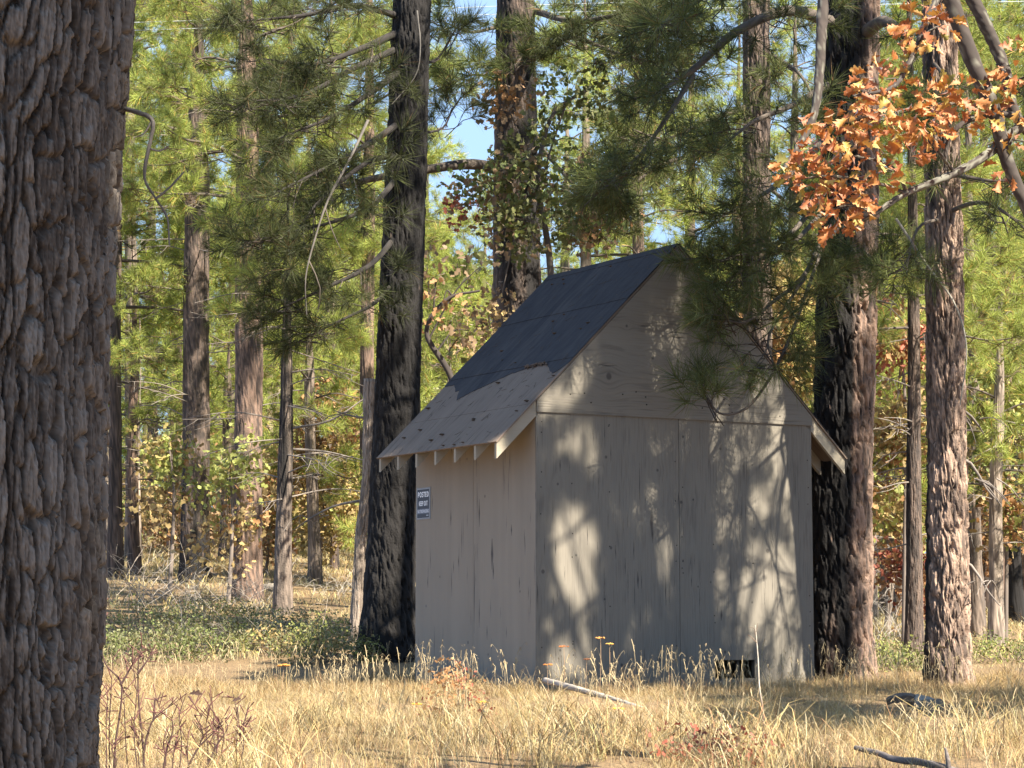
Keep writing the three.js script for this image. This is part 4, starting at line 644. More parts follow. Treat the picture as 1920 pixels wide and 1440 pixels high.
// ---------------------------------------------------------------- the oak whose limbs come in at the upper right
{
  const r = rng(909), g = thing('oak_tree', 'lichened oak with sunlit orange leaves reaching in at the upper right', 'oak', at(4.3, -12.2));
  const bc = [0.045, 0.035, 0.03], lich = [0.16, 0.152, 0.12];
  const mossy = (seed, k) => ({ disp: (u, v, a) => 0.007 * noise(v * 30, a * 2, seed) + 0.004 * noise(v * 80, a * 5, seed), col: (u, v, a) => { const m = sstep(noise(v * 14, a * 1.5, seed) + 0.5 * noise(v * 45, a * 4, seed), k + 0.1, k + 0.3); return bc.map((b, i) => lerp(b * (0.8 + 0.5 * hash(Math.floor(v * 80), Math.floor(a * 3), seed)), lich[i], m)); }, uvs: false });
  const limb = (pts, r0, r1, k, name = 'limb') => part(name, tube(pts.map((q) => (q.isVector3 ? q : P(...q))), pts.map((_, i) => lerp(r0, r1, i / (pts.length - 1))), 14, 70, mossy(pts.length + r0 * 1000, k)), M.limb, g);
  const base = at(4.3, -12.2, -0.2);
  part('trunk', tube([base, base.clone().add(V(0.05, 1.8, 0)), base.clone().add(V(-0.1, 3.6, 0.1)), base.clone().add(V(-0.9, 5.4, 0.1)), base.clone().add(V(-1.5, 7.4, 0.2))], [0.3, 0.24, 0.21, 0.17, 0.06], 24, 120, mossy(3, 0.2)), M.limb, g);
  limb([[1720, -330, 12.1], [1750, -160, 12], [1778, -20, 12], [1822, 110, 12], [1862, 205, 12], [1888, 300, 12], [1925, 390, 12], [1960, 480, 12]], 0.05, 0.03, 0.2);
  limb([[1740, -300, 12.3], [1790, -70, 12.2], [1840, 30, 12.2], [1880, 120, 12.2], [1902, 210, 12.1], [1935, 260, 12.2]], 0.042, 0.024, 0.18);
  limb([[1790, -60, 12.1], [1745, 20, 11.9], [1722, 80, 11.8], [1698, 130, 11.7], [1672, 165, 11.6], [1600, 180, 11.5]], 0.022, 0.007, 0.25);
  limb([[1560, -120, 12.6], [1541, 40, 12.4], [1537, 130, 12.3], [1526, 215, 12.2], [1500, 270, 12.1], [1470, 318, 12]], 0.034, 0.012, 0.1);
  limb([[1905, 215, 12.1], [1850, 215, 12], [1800, 235, 11.9], [1776, 270, 11.9], [1772, 320, 11.9]], 0.02, 0.008, 0.25);
  limb([[1960, 190, 12.2], [1905, 245, 12.1], [1850, 290, 12], [1790, 325, 11.9], [1700, 362, 11.8], [1640, 400, 11.7], [1600, 425, 11.7]], 0.032, 0.008, -0.18);
  for (const q of [[[1790, 325, 11.9], [1764, 290, 11.8], [1740, 262, 11.8]], [[1700, 362, 11.8], [1680, 320, 11.7], [1640, 300, 11.6], [1580, 290, 11.5]], [[1700, 362, 11.8], [1650, 345, 11.7], [1560, 330, 11.6], [1500, 335, 11.6]], [[1672, 165, 11.6], [1660, 200, 11.6], [1600, 225, 11.5], [1550, 235, 11.5]], [[1850, 215, 12], [1790, 195, 11.8], [1720, 200, 11.7], [1680, 210, 11.6]], [[1640, 400, 11.7], [1600, 385, 11.6], [1560, 395, 11.6], [1545, 410, 11.6]], [[1722, 80, 11.8], [1740, 60, 11.7], [1770, 45, 11.7]], [[1870, 120, 12.2], [1900, 150, 12.1], [1930, 140, 12]], [[1900, 240, 12], [1890, 290, 12], [1885, 320, 12]]]) limb(q, 0.009, 0.003, -0.05, 'twig');
  // leaves: every one of the sunlit sprays
  const clouds = [[1745, 45, 11.7, 42, 32, 26], [1720, 45, 11.7, 30, 30, 8], [1655, 165, 11.6, 36, 42, 22], [1675, 105, 11.7, 22, 26, 8], [1560, 235, 11.5, 50, 30, 26], [1610, 245, 11.5, 60, 40, 34], [1690, 215, 11.6, 70, 42, 50], [1740, 190, 11.7, 60, 36, 34], [1800, 185, 11.8, 40, 30, 18], [1545, 285, 11.6, 34, 22, 14], [1500, 320, 11.6, 34, 26, 18], [1540, 340, 11.6, 50, 34, 34], [1580, 370, 11.6, 48, 38, 34], [1565, 415, 11.6, 30, 24, 16], [1650, 340, 11.6, 40, 24, 12], [1905, 130, 12, 34, 44, 22], [1890, 300, 12, 24, 34, 14], [1915, 200, 12, 20, 30, 8], [1735, 245, 11.8, 40, 24, 12], [1700, 290, 11.7, 24, 20, 5], [1470, 300, 11.8, 16, 12, 3], [1860, 170, 12, 24, 30, 8], [1770, 230, 11.8, 50, 30, 14], [1640, 275, 11.6, 60, 24, 16], [1830, 215, 11.9, 30, 24, 8]];
  const kinds = [['#b46d30', 0.5], ['#a05c2b', 0.5], ['#b97b3c', 0.5], ['#bc8a40', 0.5], ['#b29a42', 0.5], ['#8c853c', 0.5]].map(([c]) => new THREE.MeshPhysicalMaterial({ color: c, roughness: 0.62, transmission: 0.42, thickness: 0, side: THREE.DoubleSide }));
  const all = [];
  for (const [cx, cy, cd, rx, ry, n] of clouds) {
    const tone = r();
    for (let i = 0; i < n * 1.5; i++) {
      const a = r() * 6.28, q = Math.sqrt(r()), p = P(cx + Math.cos(a) * q * rx * 1.18, cy + Math.sin(a) * q * ry * 1.18, cd + (r() - 0.5) * 0.3), dir = V(Math.cos(a) * 0.8 + (r() - 0.5) * 0.8, -0.35 - Math.sin(a) * 0.5 + (r() - 0.5) * 0.8, (r() - 0.3) * 1.2);
      const z = r(), k = z < 0.1 ? 4 : z < 0.16 ? 5 : z < 0.3 ? 3 : Math.floor((z + tone) * 3) % 3;
      all.push([place(p, dir, r() * 6.28, V(1, 1, 1).multiplyScalar(0.05 + 0.045 * r()).multiply(V(0.62 + 0.4 * r(), 0.5 + 2.2 * r(), 1))), k, r()]);
    }
  }
  all.sort((a, b) => a[2] - b[2]);
  all.slice(0, 300).forEach(([m, k]) => { const l = shadows(new THREE.Mesh(oakLeaf, kinds[k])); l.name = 'leaf'; m.decompose(l.position, l.quaternion, l.scale); hang(l, g); });
  [0, 1, 2, 3, 4, 5].forEach((k) => { const rest = all.slice(300).filter((q) => q[1] === k).map((q) => ({ m: q[0] })); if (rest.length) instanced('leaves', oakLeaf, kinds[k], rest, g); });
}
// ---------------------------------------------------------------- unseen pines added off frame, sprigs set along sun rays to cast shade
function shadeTree(label, foot, h, targets, seed, reach = [8, 15], kind = 'mid', bars = []) {
  const r = rng(seed), b = at(foot[0], foot[1]), g = thing('pine_tree', label, 'tree', b), list = [], limbs = [];
  part('trunk', tube([b.clone().add(V(0, -0.2, 0)), b.clone().add(V(0.1, h * 0.4, 0)), b.clone().add(V(0, h, 0))], [0.3, 0.22, 0.04], 20, 60, { ...barkOf({ r: 0.25, cellW: 0.09, cellH: 0.3, depth: 0.016, seed, ...BARK.red }) }), M.limb, g);
  for (const [p, s, n] of targets) for (let k = 0; k < n; k++) {
    const c = p.clone().addScaledVector(SUN, lerp(reach[0], reach[1], r())), tt = (c.z + 22.4) / SUN.z, hitX = c.x - SUN.x * tt, hitY = c.y - SUN.y * tt, free = Math.abs(hitX - 4.25) < 0.85 && hitY > -0.5 && hitY < 6.5 && r() < 0.9; if (free) continue; const d = V(c.x - b.x, 0.5, c.z - b.z).normalize().add(V(r() - 0.5, r() - 0.5, r() - 0.5).multiplyScalar(1.2)).normalize();
    list.push({ m: place(c.addScaledVector(d, -0.3 * s), d, r() * 6.28, s), c: green(r, 0.1) });
    if (r() < 0.05) { const q = V(b.x, clamp(c.y - 0.3 - 0.25 * Math.hypot(c.x - b.x, c.z - b.z), b.y + 2, b.y + h - 1), b.z); limbs.push([[q, q.clone().lerp(c, 0.5).add(V(0, 0.1, 0)), c], 0.035]); }
  }
  bars.forEach((q) => limbs.push([[V(b.x, clamp(q[2].y - 1.2, b.y + 2, b.y + h - 1), b.z), q[2].clone().lerp(V(b.x, q[2].y - 1, b.z), 0.3), q[2], q[1], q[0]], 0.05]));
  if (limbs.length) part('limbs', mergeGeometries(limbs.map(([l, w], i) => limbGeo(l, w, 0.008, i))), M.limb, g, 'stuff');
  hangCrown('crown', kind, list, g);
}
{
  const r = rng(4242), inv = shedM.clone().invert();
  // a pixel of the photograph on the wall's plane, in the wall's own axes
  const onWall = (px, py) => { const o = V(0, EYE, 0), d = P(px, py, 1).sub(o), n = NF, t = SHED.clone().sub(o).dot(n) / d.dot(n); return o.addScaledVector(d, t).applyMatrix4(inv); };
  const gaps = [[1245, 520, 18, 34, .8], [1250, 655, 16, 40, 1], [1235, 715, 16, 34, 1], [1290, 690, 14, 30, .6], [1068, 690, 26, 44, 1], [1095, 640, 14, 30, .6], [1035, 735, 20, 18, .7], [1440, 760, 76, 44, 1], [1350, 800, 40, 46, .9], [1440, 850, 74, 44, 1], [1330, 845, 34, 26, 1], [1330, 880, 16, 14, 1], [1240, 825, 12, 14, .7], [1090, 840, 16, 36, .7], [1045, 850, 12, 18, .6], [1068, 985, 40, 40, 1], [1098, 950, 14, 20, .8], [1105, 1060, 22, 74, 1], [1052, 1060, 20, 24, .9], [1080, 1130, 36, 40, 1], [1050, 1240, 54, 54, .95], [1100, 1240, 26, 60, .8], [1262, 980, 26, 46, 1], [1265, 1050, 18, 50, .9], [1260, 1105, 10, 22, .8], [1340, 985, 34, 36, 1], [1180, 960, 12, 16, 0.8], [1190, 1180, 14, 18, 0.7], [1300, 1160, 16, 20, 0.8], [1330, 930, 74, 18, .7], [1390, 935, 30, 14, .6], [1480, 900, 44, 30, .8], [1390, 1085, 40, 26, 1], [1350, 1105, 14, 26, .8], [1425, 1130, 40, 50, 1], [1462, 1150, 26, 60, .9], [1420, 1210, 40, 60, .85], [1350, 1200, 18, 30, .6], [1500, 1250, 20, 30, .6], [1505, 830, 14, 40, .9]].map(([x, y, rx, ry, k]) => { const a = onWall(x, y), b = onWall(x + rx, y), c = onWall(x, y + ry); const e = y < 770 ? 0.22 : x < 1130 && y > 900 ? 0.085 : rx > 40 ? 0.095 : 0.25; return [a.x, a.y, Math.abs(b.x - a.x) * 0.85 + e, Math.abs(c.y - a.y) * 0.85 + e, k]; });  // openings left in the crown where sun patches land
  const targets = [];
  for (let y = -0.2; y < 4.6; y += 0.125) for (let a = -0.15; a < SW + 0.1; a += 0.125) {
    const A = a + 0.09 * (r() - 0.5), Y = y + 0.09 * (r() - 0.5);
    if (Y > RIDGE + 0.2 - Math.max(0, Math.abs(A - SW / 2) - 0.1) * slope) continue;
    let open = 0; for (const [x, yy, rx, ry, k] of gaps) { const q = Math.hypot((A - x) / rx, (Y - yy) / ry); if (q < 1) open = Math.max(open, k); }
    if (r() < open) continue;
    targets.push([V(A, Y, 0).applyMatrix4(shedM), 0.52 + 0.16 * r(), 4]);
  }
  for (let y = 0; y < 6.5; y += 0.16) for (let q = -0.3; q < 0.45; q += 0.16) if (r() < 0.66 && noise(y * 1.3, q * 3, 2) < 0.22) targets.push([V(3.58 + q, y, -24.2), 0.6, 2]);
  for (let t = 0; t < 2.95; t += 0.2) for (let b = 0; b > -SL; b -= 0.2) { const an = Math.atan(slope); targets.push([V(SW / 2 - Math.cos(an) * t, RIDGE - Math.sin(an) * t, b).applyMatrix4(shedM), 0.75, r() < 0.06 ? 1 : 3]); }
  const bars = [[[995, 1236], [1060, 1182], [1130, 1122]], [[1000, 1040], [1060, 1008], [1120, 968]], [[1180, 1030], [1290, 935], [1390, 895]], [[1130, 850], [1080, 905], [1010, 930]], [[1300, 1090], [1400, 1050], [1500, 1120]]].map((b) => b.map((q) => { const w = onWall(...q); return V(w.x, w.y, 0).applyMatrix4(shedM).addScaledVector(SUN, 9.5); }));  // limbs hung on sun rays so their shadows cross the wall
  shadeTree('tall unseen pine beyond the right edge, boughs arranged to dapple the gable wall', [9.6, -14.6], 17, targets, 51, [8, 15], 'mid', bars);
  const soft = [];
  for (let i = 0; i < 420; i++) { const x = 1.6 + 5.5 * r(), z = -20.6 + 3.6 * r(); if (noise(x * 0.8, z * 0.9, 4) > -0.12) soft.push([at(x, z), 0.9, 2]); }
  shadeTree('unseen pine added beyond the right edge, crown placed to shade the grass at right', [11.8, -10.4], 15, soft, 52, [9, 14]);
  const near = [];
  for (let v = -1.1; v < 2.6; v += 0.11) for (let q = -0.1; q < 1.1; q += 0.11) {
    const p = V(-1.75 + q * 0.62, v, -7 + 0.42 * Math.sin(q * 1.5)), px = 960 + FPX * p.x / 7, py = 1183 - (p.y - EYE) * FPX / 7;
    if (Math.hypot((px - 20) / 75, (py - 1110) / 210) < 1) continue;
    near.push([p, 0.6, 3]); if (q > 0.8) near.push([V(-1.16 + 0.1 * r(), v, -7.15 + 0.3 * r()), 0.6, 3]);
  }
  shadeTree('pine behind the viewer\'s right shoulder shading the big trunk', [5.2, 1.2], 14, near, 53, [7, 11]);
}
// ---------------------------------------------------------------- grass
{
  const r = rng(31);
  const tuftGeo = (seed, n, hgt, spread, w, lean) => {
    const q = rng(seed), pos = [], idx = [], col = [];
    for (let i = 0; i < n; i++) {
      const a = q() * 6.283, rr = spread * Math.sqrt(q()), x = Math.cos(a) * rr, z = Math.sin(a) * rr, h = hgt * (0.35 + 0.75 * q()), b = q() * 6.283, ln = h * (lean * (0.3 + q())), ww = w * (0.6 + 0.7 * q()), t = q() * 3.14, sx = Math.cos(t) * ww / 2, sz = Math.sin(t) * ww / 2;
      const k = 0.72 + 0.5 * q(), z2 = q(), c = z2 < 0.56 ? [0.35 * k, 0.267 * k, 0.122 * k] : z2 < 0.82 ? [0.39 * k, 0.33 * k, 0.205 * k] : z2 < 0.95 ? [0.27 * k, 0.16 * k, 0.085 * k] : [0.24 * k, 0.23 * k, 0.1 * k];
      const s = pos.length / 3;
      for (const f of [0, 0.4, 0.75]) { const o = ln * f * f, y = h * (f - 0.12 * f * f * lean), kk = 1 - f * 0.55; pos.push(x + Math.cos(b) * o - sx * kk, y, z + Math.sin(b) * o - sz * kk, x + Math.cos(b) * o + sx * kk, y, z + Math.sin(b) * o + sz * kk); col.push(...c, ...c); }
      const o = ln * 1.08; pos.push(x + Math.cos(b) * o, h * (0.93 - 0.2 * lean), z + Math.sin(b) * o); col.push(...c);
      idx.push(s, s + 1, s + 2, s + 1, s + 3, s + 2, s + 2, s + 3, s + 4, s + 3, s + 5, s + 4, s + 4, s + 5, s + 6);
    }
    return geoOf(pos, idx, col);
  };
  const inShed = (x, z) => { const q = V(x, 0, z).applyMatrix4(shedM.clone().invert()); return q.x > -0.03 && q.x < SW + 0.03 && q.z < 0.03 && q.z > -SL - 0.05; };
  const shapes = [tuftGeo(1, 60, 0.22, 0.15, 0.0032, 1.0), tuftGeo(2, 60, 0.19, 0.16, 0.003, 1.5), tuftGeo(3, 50, 0.26, 0.14, 0.003, 0.8), tuftGeo(4, 26, 0.22, 0.26, 0.010, 0.9)];
  const piles = [[], [], [], []];
  const sow = (n, d0, d1, far) => { for (let i = 0; i < n; i++) {
    const d = lerp(d0, d1, Math.sqrt(r())), x = (r() - 0.5) * 0.52 * d, z = -d; if (inShed(x, z) || (x > 2 && x < 3 && d < 14.9 && r() < 0.6)) continue;
    const patch = fbm(x * 0.5, z * 0.5, 8), dens = d > 24 ? sstep(patch, -0.3, 0.15) : 1; if (r() > dens) continue;
    const k = 0.86 + 0.3 * r() + 0.5 * patch, dull = sstep(fbm(x * 0.9, z * 0.9, 2), 0.0, 0.3), wallShade = d > 20.4 && d < 26 ? 0.55 : 0;  // grass round the shed tinted darker and browner, shade put into its colour
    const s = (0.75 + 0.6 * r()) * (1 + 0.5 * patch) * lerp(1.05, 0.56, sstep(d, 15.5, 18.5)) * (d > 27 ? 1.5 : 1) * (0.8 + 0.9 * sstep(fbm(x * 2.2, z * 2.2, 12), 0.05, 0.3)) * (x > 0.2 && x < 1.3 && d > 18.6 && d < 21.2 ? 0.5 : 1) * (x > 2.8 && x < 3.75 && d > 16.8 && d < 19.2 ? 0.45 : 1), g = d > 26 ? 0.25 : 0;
    piles[far ? 3 : Math.floor(r() * 3)].push({ m: new THREE.Matrix4().compose(at(x, z, -0.02), new THREE.Quaternion().setFromEuler(new THREE.Euler((r() - 0.5) * 0.3, r() * 6.28, (r() - 0.5) * 0.3)), V(s, s * (0.8 + 0.4 * r()), s)), c: [k * (1 - 0.10 * dull - 0.28 * g - 0.3 * wallShade), k * (1 - 0.14 * dull - 0.06 * g - 0.38 * wallShade), k * (1 - 0.16 * dull - 0.1 * g - 0.4 * wallShade)] });
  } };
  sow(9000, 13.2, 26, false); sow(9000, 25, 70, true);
  const g = thing('dry_grass', 'dry golden grass covering the ground in front of and around the shed', 'grass', at(0, -18)); g.userData.kind = 'stuff';
  piles.forEach((p, i) => instanced('grass_blades', shapes[i], M.grass, p, g));
  // taller seed stalks
  const stalk = (seed) => { const q = rng(seed), pos = [], idx = [], col = []; const put = (a, b, w, c) => { const s = pos.length / 3, t = q() * 3; pos.push(a.x - Math.cos(t) * w, a.y, a.z - Math.sin(t) * w, a.x + Math.cos(t) * w, a.y, a.z + Math.sin(t) * w, b.x - Math.cos(t) * w, b.y, b.z - Math.sin(t) * w, b.x + Math.cos(t) * w, b.y, b.z + Math.sin(t) * w); col.push(...c, ...c, ...c, ...c); idx.push(s, s + 1, s + 2, s + 1, s + 3, s + 2); };
    for (let i = 0; i < 4; i++) { let p = V((q() - 0.5) * 0.2, 0, (q() - 0.5) * 0.2); const b = q() * 6.28, cv = 0.1 + 0.8 * q(), h = 0.24 + 0.2 * q(), dir = V(Math.cos(b) * 0.12, 1, Math.sin(b) * 0.12); const c = C3([0.36, 0.30, 0.195], 0.8 + 0.4 * q());
      for (let k = 0; k < 8; k++) { const bend = k > 4 ? cv * (k - 4) * 0.22 : 0.03, e = p.clone().add(V(dir.x + Math.cos(b) * bend, dir.y - bend * 0.5, dir.z + Math.sin(b) * bend).normalize().multiplyScalar(h / 8)); put(p, e, k > 5 ? 0.0026 : 0.0013, c); if (k > 4) for (let m = 0; m < 3; m++) put(e, e.clone().add(V((q() - 0.5) * 0.05, -0.03 * q(), (q() - 0.5) * 0.05)), 0.0016, c); p = e; } }
    return geoOf(pos, idx, col); };
  const st = [stalk(1), stalk(2), stalk(3)], sp = [[], [], []];
  for (let i = 0; i < 480; i++) { const d = 13.6 + 12 * r(), x = (r() - 0.5) * 0.5 * d, z = -d; if (inShed(x, z) || (r() > 0.45 && d < 18.5) || (x > 2.8 && x < 3.75 && d > 16.5 && d < 19)) continue; sp[i % 3].push({ m: new THREE.Matrix4().compose(at(x, z, -0.02), new THREE.Quaternion().setFromAxisAngle(UP, r() * 6.28), V(1, 0.7 + 0.6 * r(), 1)), c: C3([1, 0.95, 0.86], 0.75 + 0.4 * r()) }); }
  sp.forEach((p, i) => instanced('seed_stalks', st[i], M.grass, p, g));
}
// ---------------------------------------------------------------- low shrubs, brush, litter
function shrub(name, label, category, px, d, w, h, n, mix, seed, kind = 'small', group) {
  const r = rng(seed), b = groundAt(px, d), g = thing(name, label, category, b, group), list = [], st = [];
  for (let i = 0; i < n; i++) { const a = r() * 6.28, q = Math.sqrt(r()), x = Math.cos(a) * q * w, z = Math.sin(a) * q * w * 0.7, top = h * (1 - 0.6 * q * q) * (0.75 + 0.4 * noise(x * 3, z * 3, seed)), y = top * (0.25 + 0.75 * Math.sqrt(r())), p = V(b.x + x, ground(b.x + x, b.z + z) + y, b.z + z); list.push({ m: place(p, V(x / w, 1, z / w), r() * 6, 0.8 + 0.5 * r()), c: C3(LEAF[mix[Math.floor(r() * mix.length)]], 0.75 + 0.5 * r()) });
    if (i % 3 === 0) { const f = b.clone().add(V(x * 0.3, -0.03, z * 0.3)); st.push(tube([f, f.clone().lerp(p, 0.5).add(V(0, 0.05, 0)), p], [0.006, 0.004, 0.002], 4, 5, { ...limbLook(i, [0.12, 0.085, 0.07]), uvs: false, cap: false })); } }
  part('stems', mergeGeometries(st), M.limb, g, 'stuff'); hangLeaves('foliage', kind, list, g); return g;
}
[[235, 27.5, 0.9, 0.45, 60, 'low dark green shrub beside the big trunk'], [330, 28, 0.9, 0.55, 80, 'broad dark shrub in shadow below the scorched trunk'], [440, 29.5, 0.8, 0.6, 70, 'leafy shrub below the sunlit pinkish trunk'], [530, 28.6, 0.7, 0.45, 70, 'sunlit shrub at the foot of the thin straight trunk'], [610, 27.6, 0.6, 0.6, 90, 'yellow green shrub beside the blackened trunk, left of its foot'], [270, 33, 1.1, 0.55, 60, 'pale shrub behind the dark ones near the big trunk'], [400, 34, 1.1, 0.5, 60, 'sunlit low shrub in front of the scorched trunk'], [560, 33, 0.9, 0.4, 50, 'flat shrub in the sun behind the other low shrubs']].forEach(([px, d, w, h, n, label], i) => shrub('low_shrub', label, 'shrub', px, d, w, h, n, i < 3 ? ['green', 'olive', 'olive', 'sage'] : ['sage', 'lime', 'olive', 'sage', 'gold'], 60 + i, 'small', 'low evergreen shrubs left of the shed'));
shrub('low_shrub', 'green weeds between the two large trunks right of the shed', 'shrub', 1665, 28, 0.6, 0.4, 70, ['green', 'lime', 'olive'], 71);
shrub('low_shrub', 'thin green weeds at the right edge behind the slim trunk', 'shrub', 1880, 31, 1.0, 0.35, 80, ['green', 'olive', 'lime'], 72);
shrub('red_seedling', 'small oak seedling with dark red leaves at the bottom, right of centre', 'seedling', 1300, 14.7, 0.22, 0.24, 8, ['red', 'red', 'brown'], 73, 'small');
shrub('red_seedling', 'dark red leaved seedling low in the grass near the bare stem', 'seedling', 1375, 14.4, 0.14, 0.25, 7, ['red', 'brown'], 74, 'small');
shrub('red_seedling', 'faint red seedling in the grass below the shed\'s near corner', 'seedling', 860, 17.6, 0.25, 0.3, 8, ['red', 'orange'], 75, 'small');
shrub('red_seedling', 'red leaved seedling against the foot of the shaded side wall', 'seedling', 850, 20.6, 0.14, 0.32, 8, ['red', 'orange'], 76, 'small');
const bareBush = (name, label, category, px, d, w, h, n, seed, colr, rad = 0.006) => {
  const r = rng(seed), b = groundAt(px, d), g = thing(name, label, category, b), gs = [];
  for (let i = 0; i < n; i++) { const f = b.clone().add(V((r() - 0.5) * w, -0.03, (r() - 0.5) * w * 0.6)), a = r() * 6.28, L = h * (0.5 + 0.6 * r()), e = f.clone().add(V(Math.cos(a) * L * 0.7, L * (0.25 + 0.75 * r()), Math.sin(a) * L * 0.7)), m = f.clone().lerp(e, 0.5).add(V(0.15 * (r() - 0.5), 0.2 * r(), 0.1 * (r() - 0.5))); gs.push(tube([f, m, e], [rad, rad * 0.7, rad * 0.35], 4, 8, { ...limbLook(i, colr), uvs: false, cap: false }));
    for (let k = 0; k < 4; k++) { const q = f.clone().lerp(e, 0.3 + 0.65 * r()).add(V(0, 0.06, 0)), t = q.clone().add(V((r() - 0.5) * 0.5, 0.3 * (r() - 0.3), (r() - 0.5) * 0.4)); gs.push(tube([q, q.clone().lerp(t, 0.5).add(V(0, 0.04, 0)), t], [rad * 0.5, rad * 0.4, rad * 0.25], 3, 5, { ...limbLook(k, colr), uvs: false, cap: false })); } }
  part('branches', mergeGeometries(gs), M.limb, g, 'stuff'); return g;
};
bareBush('dead_bush', 'tangle of bare grey brush in front of the scorched trunk', 'dead brush', 375, 37, 2.4, 1.1, 60, 81, [0.3, 0.265, 0.225]);
bareBush('dead_bush', 'bare grey twigs beside the big trunk at mid height', 'dead brush', 270, 40, 1.6, 1.5, 36, 82, [0.26, 0.22, 0.18]);
bareBush('dead_bush', 'grey dead twigs poking out of the dark low shrubs', 'dead brush', 470, 29.4, 1.7, 0.8, 34, 85, [0.28, 0.24, 0.2], 0.005);
bareBush('dead_bush', 'pale dead twigs behind the broken snag', 'dead brush', 650, 42, 1.4, 0.7, 26, 83, [0.3, 0.27, 0.23]);
bareBush('dead_bush', 'bare pale brush right of the thick reddish trunk', 'dead brush', 1665, 39, 1.2, 1.2, 30, 84, [0.34, 0.31, 0.27]);
{ // the bare reddish shrub at the lower left
  const g = thing('bare_shrub', 'leafless shrub with thin reddish stems right of the big trunk', 'shrub', groundAt(260, 14.2)), D = 14;
  const stems = [[[213, 1470], [216, 1400], [226, 1280], [197, 1243], [188, 1170], [190, 1097]], [[226, 1285], [246, 1250], [258, 1225]], [[271, 1480], [268, 1400], [259, 1298], [261, 1232], [268, 1212]], [[259, 1262], [275, 1240], [286, 1222]], [[268, 1420], [276, 1380], [288, 1349], [310, 1330], [328, 1318]], [[288, 1349], [292, 1310], [300, 1330]], [[303, 1470], [312, 1410], [324, 1367], [322, 1345]], [[340, 1470], [370, 1405], [405, 1368], [416, 1350]], [[378, 1460], [405, 1400], [427, 1362], [418, 1345]], [[178, 1470], [178, 1400], [183, 1316], [180, 1290]], [[200, 1470], [200, 1330], [203, 1310]], [[365, 1340], [380, 1375], [372, 1400]], [[445, 1325], [450, 1370], [455, 1400]], [[353, 1305], [367, 1325], [378, 1345]]];
  const r = rng(6); for (let i = 0; i < 15; i++) { const x = 185 + 260 * r(), y0 = 1470, t = 90 + 130 * r() * (x < 330 ? 1.2 : 0.7), dx = 50 * (r() - 0.4); stems.push([[x, y0], [x + dx * 0.4 + 10 * (r() - 0.5), y0 - t * 0.45], [x + dx * 0.4 + 14 * (r() - 0.5), y0 - t * 0.75], [x + dx, y0 - t]]); }
  stems.forEach((s, i) => { const pts = s.map((q) => P(q[0], q[1], D + 0.3 * (hash(i, 1, 1) - 0.5))); const m = part('stem', tube(pts, pts.map((_, j) => lerp(i < 9 ? 0.008 : 0.0042, 0.002, j / (pts.length - 1))), 7, 36, { col: (u, v, a) => C3([0.075, 0.04, 0.036], 0.8 + 0.5 * noise(v * 30, a, i)), disp: (u, v, a) => 0.0012 * noise(v * 60, a, i), uvs: false }), M.limb, g);
    const cv = new THREE.CatmullRomCurve3(pts), gs = []; for (let k = 0; k < 9; k++) { const p = cv.getPoint(0.3 + 0.7 * r()), e = p.clone().add(V((r() - 0.5) * 0.16, 0.1 * r(), (r() - 0.5) * 0.1)); gs.push(tube([p, p.clone().lerp(e, 0.5), e], [0.0028, 0.003, 0.0035], 4, 4, { ...limbLook(k, [0.12, 0.05, 0.045]), uvs: false })); } part('buds', mergeGeometries(gs), M.limb, g, 'stuff'); });
  const lf = [[353, 1302, 0.07], [434, 1316, 0.05], [238, 1222, 0.05], [244, 1295, 0.04]]; lf.forEach(([x, y, s], i) => { const l = shadows(new THREE.Mesh(oakLeaf, std({ color: [0x3c281f, 0x33211b][i % 2], side: THREE.DoubleSide }))); l.name = 'dry_leaf'; l.position.copy(P(x, y, D)); l.rotation.set(0.3, 1.3 + i, 0.6); l.scale.set(s * 0.8, s * 2, s * 1.4); hang(l, g); });
}
{ // dead sapling stem in front of the wall
  const g = thing('bare_sapling', 'lone bare pale sapling stem standing before the vent opening', 'dead sapling', groundAt(1428, 15.2));
  const D = 15.2; for (const [s, w] of [[[[1426, 1460], [1431, 1340], [1424, 1290], [1421, 1230], [1416, 1172]], 0.008], [[[1419, 1205], [1410, 1196], [1402, 1190]], 0.004], [[[1417, 1185], [1420, 1176], [1421, 1168]], 0.003], [[[1418, 1200], [1413, 1178], [1404, 1176]], 0.0025]]) part('stem', tube(s.map((q) => P(q[0], q[1], D)), s.map((_, j) => lerp(w, w * 0.35, j / (s.length - 1))), 7, 40, { col: (u, v) => C3([lerp(0.16, 0.5, sstep(v, 0.3, 0.55)), lerp(0.11, 0.44, sstep(v, 0.3, 0.55)), lerp(0.08, 0.36, sstep(v, 0.3, 0.55))], 0.9 + 0.3 * noise(v * 40, 2)), disp: (u, v, a) => 0.0012 * noise(v * 50, a), uvs: false }), M.limb, g);
}
const stick = (name, label, category, pts, r0, r1, colr, bits = []) => { const w = pts.map((q) => P(...q)), g = thing(name, label, category, w[0].clone()); part('shaft', tube(w, w.map((_, i) => lerp(r0, r1, i / (w.length - 1))), 14, 60, { col: (u, v, a) => C3(colr, 0.85 + 0.4 * noise(v * 6, a, 2) + 0.25 * noise(v * 50, a * 3)), disp: (u, v, a) => r0 * (0.3 * noise(v * 7, a, 3) + 0.16 * noise(v * 26, a * 2, 5)), uvs: false }), M.limb, g); bits.forEach((b) => part('stub', tube(b.map((q) => P(...q)), [r1 * 0.6, r1 * 0.5, r1 * 0.25], 8, 12, { ...limbLook(3, colr), uvs: false }), M.limb, g)); return g; };
stick('fallen_pole', 'pale weathered pole lying in the grass from the shed\'s near corner', 'pole', [[1022, 1276, 21.0], [1090, 1294, 20.2], [1150, 1311, 19.5], [1205, 1330, 18.8]], 0.028, 0.02, [0.36, 0.315, 0.27]);
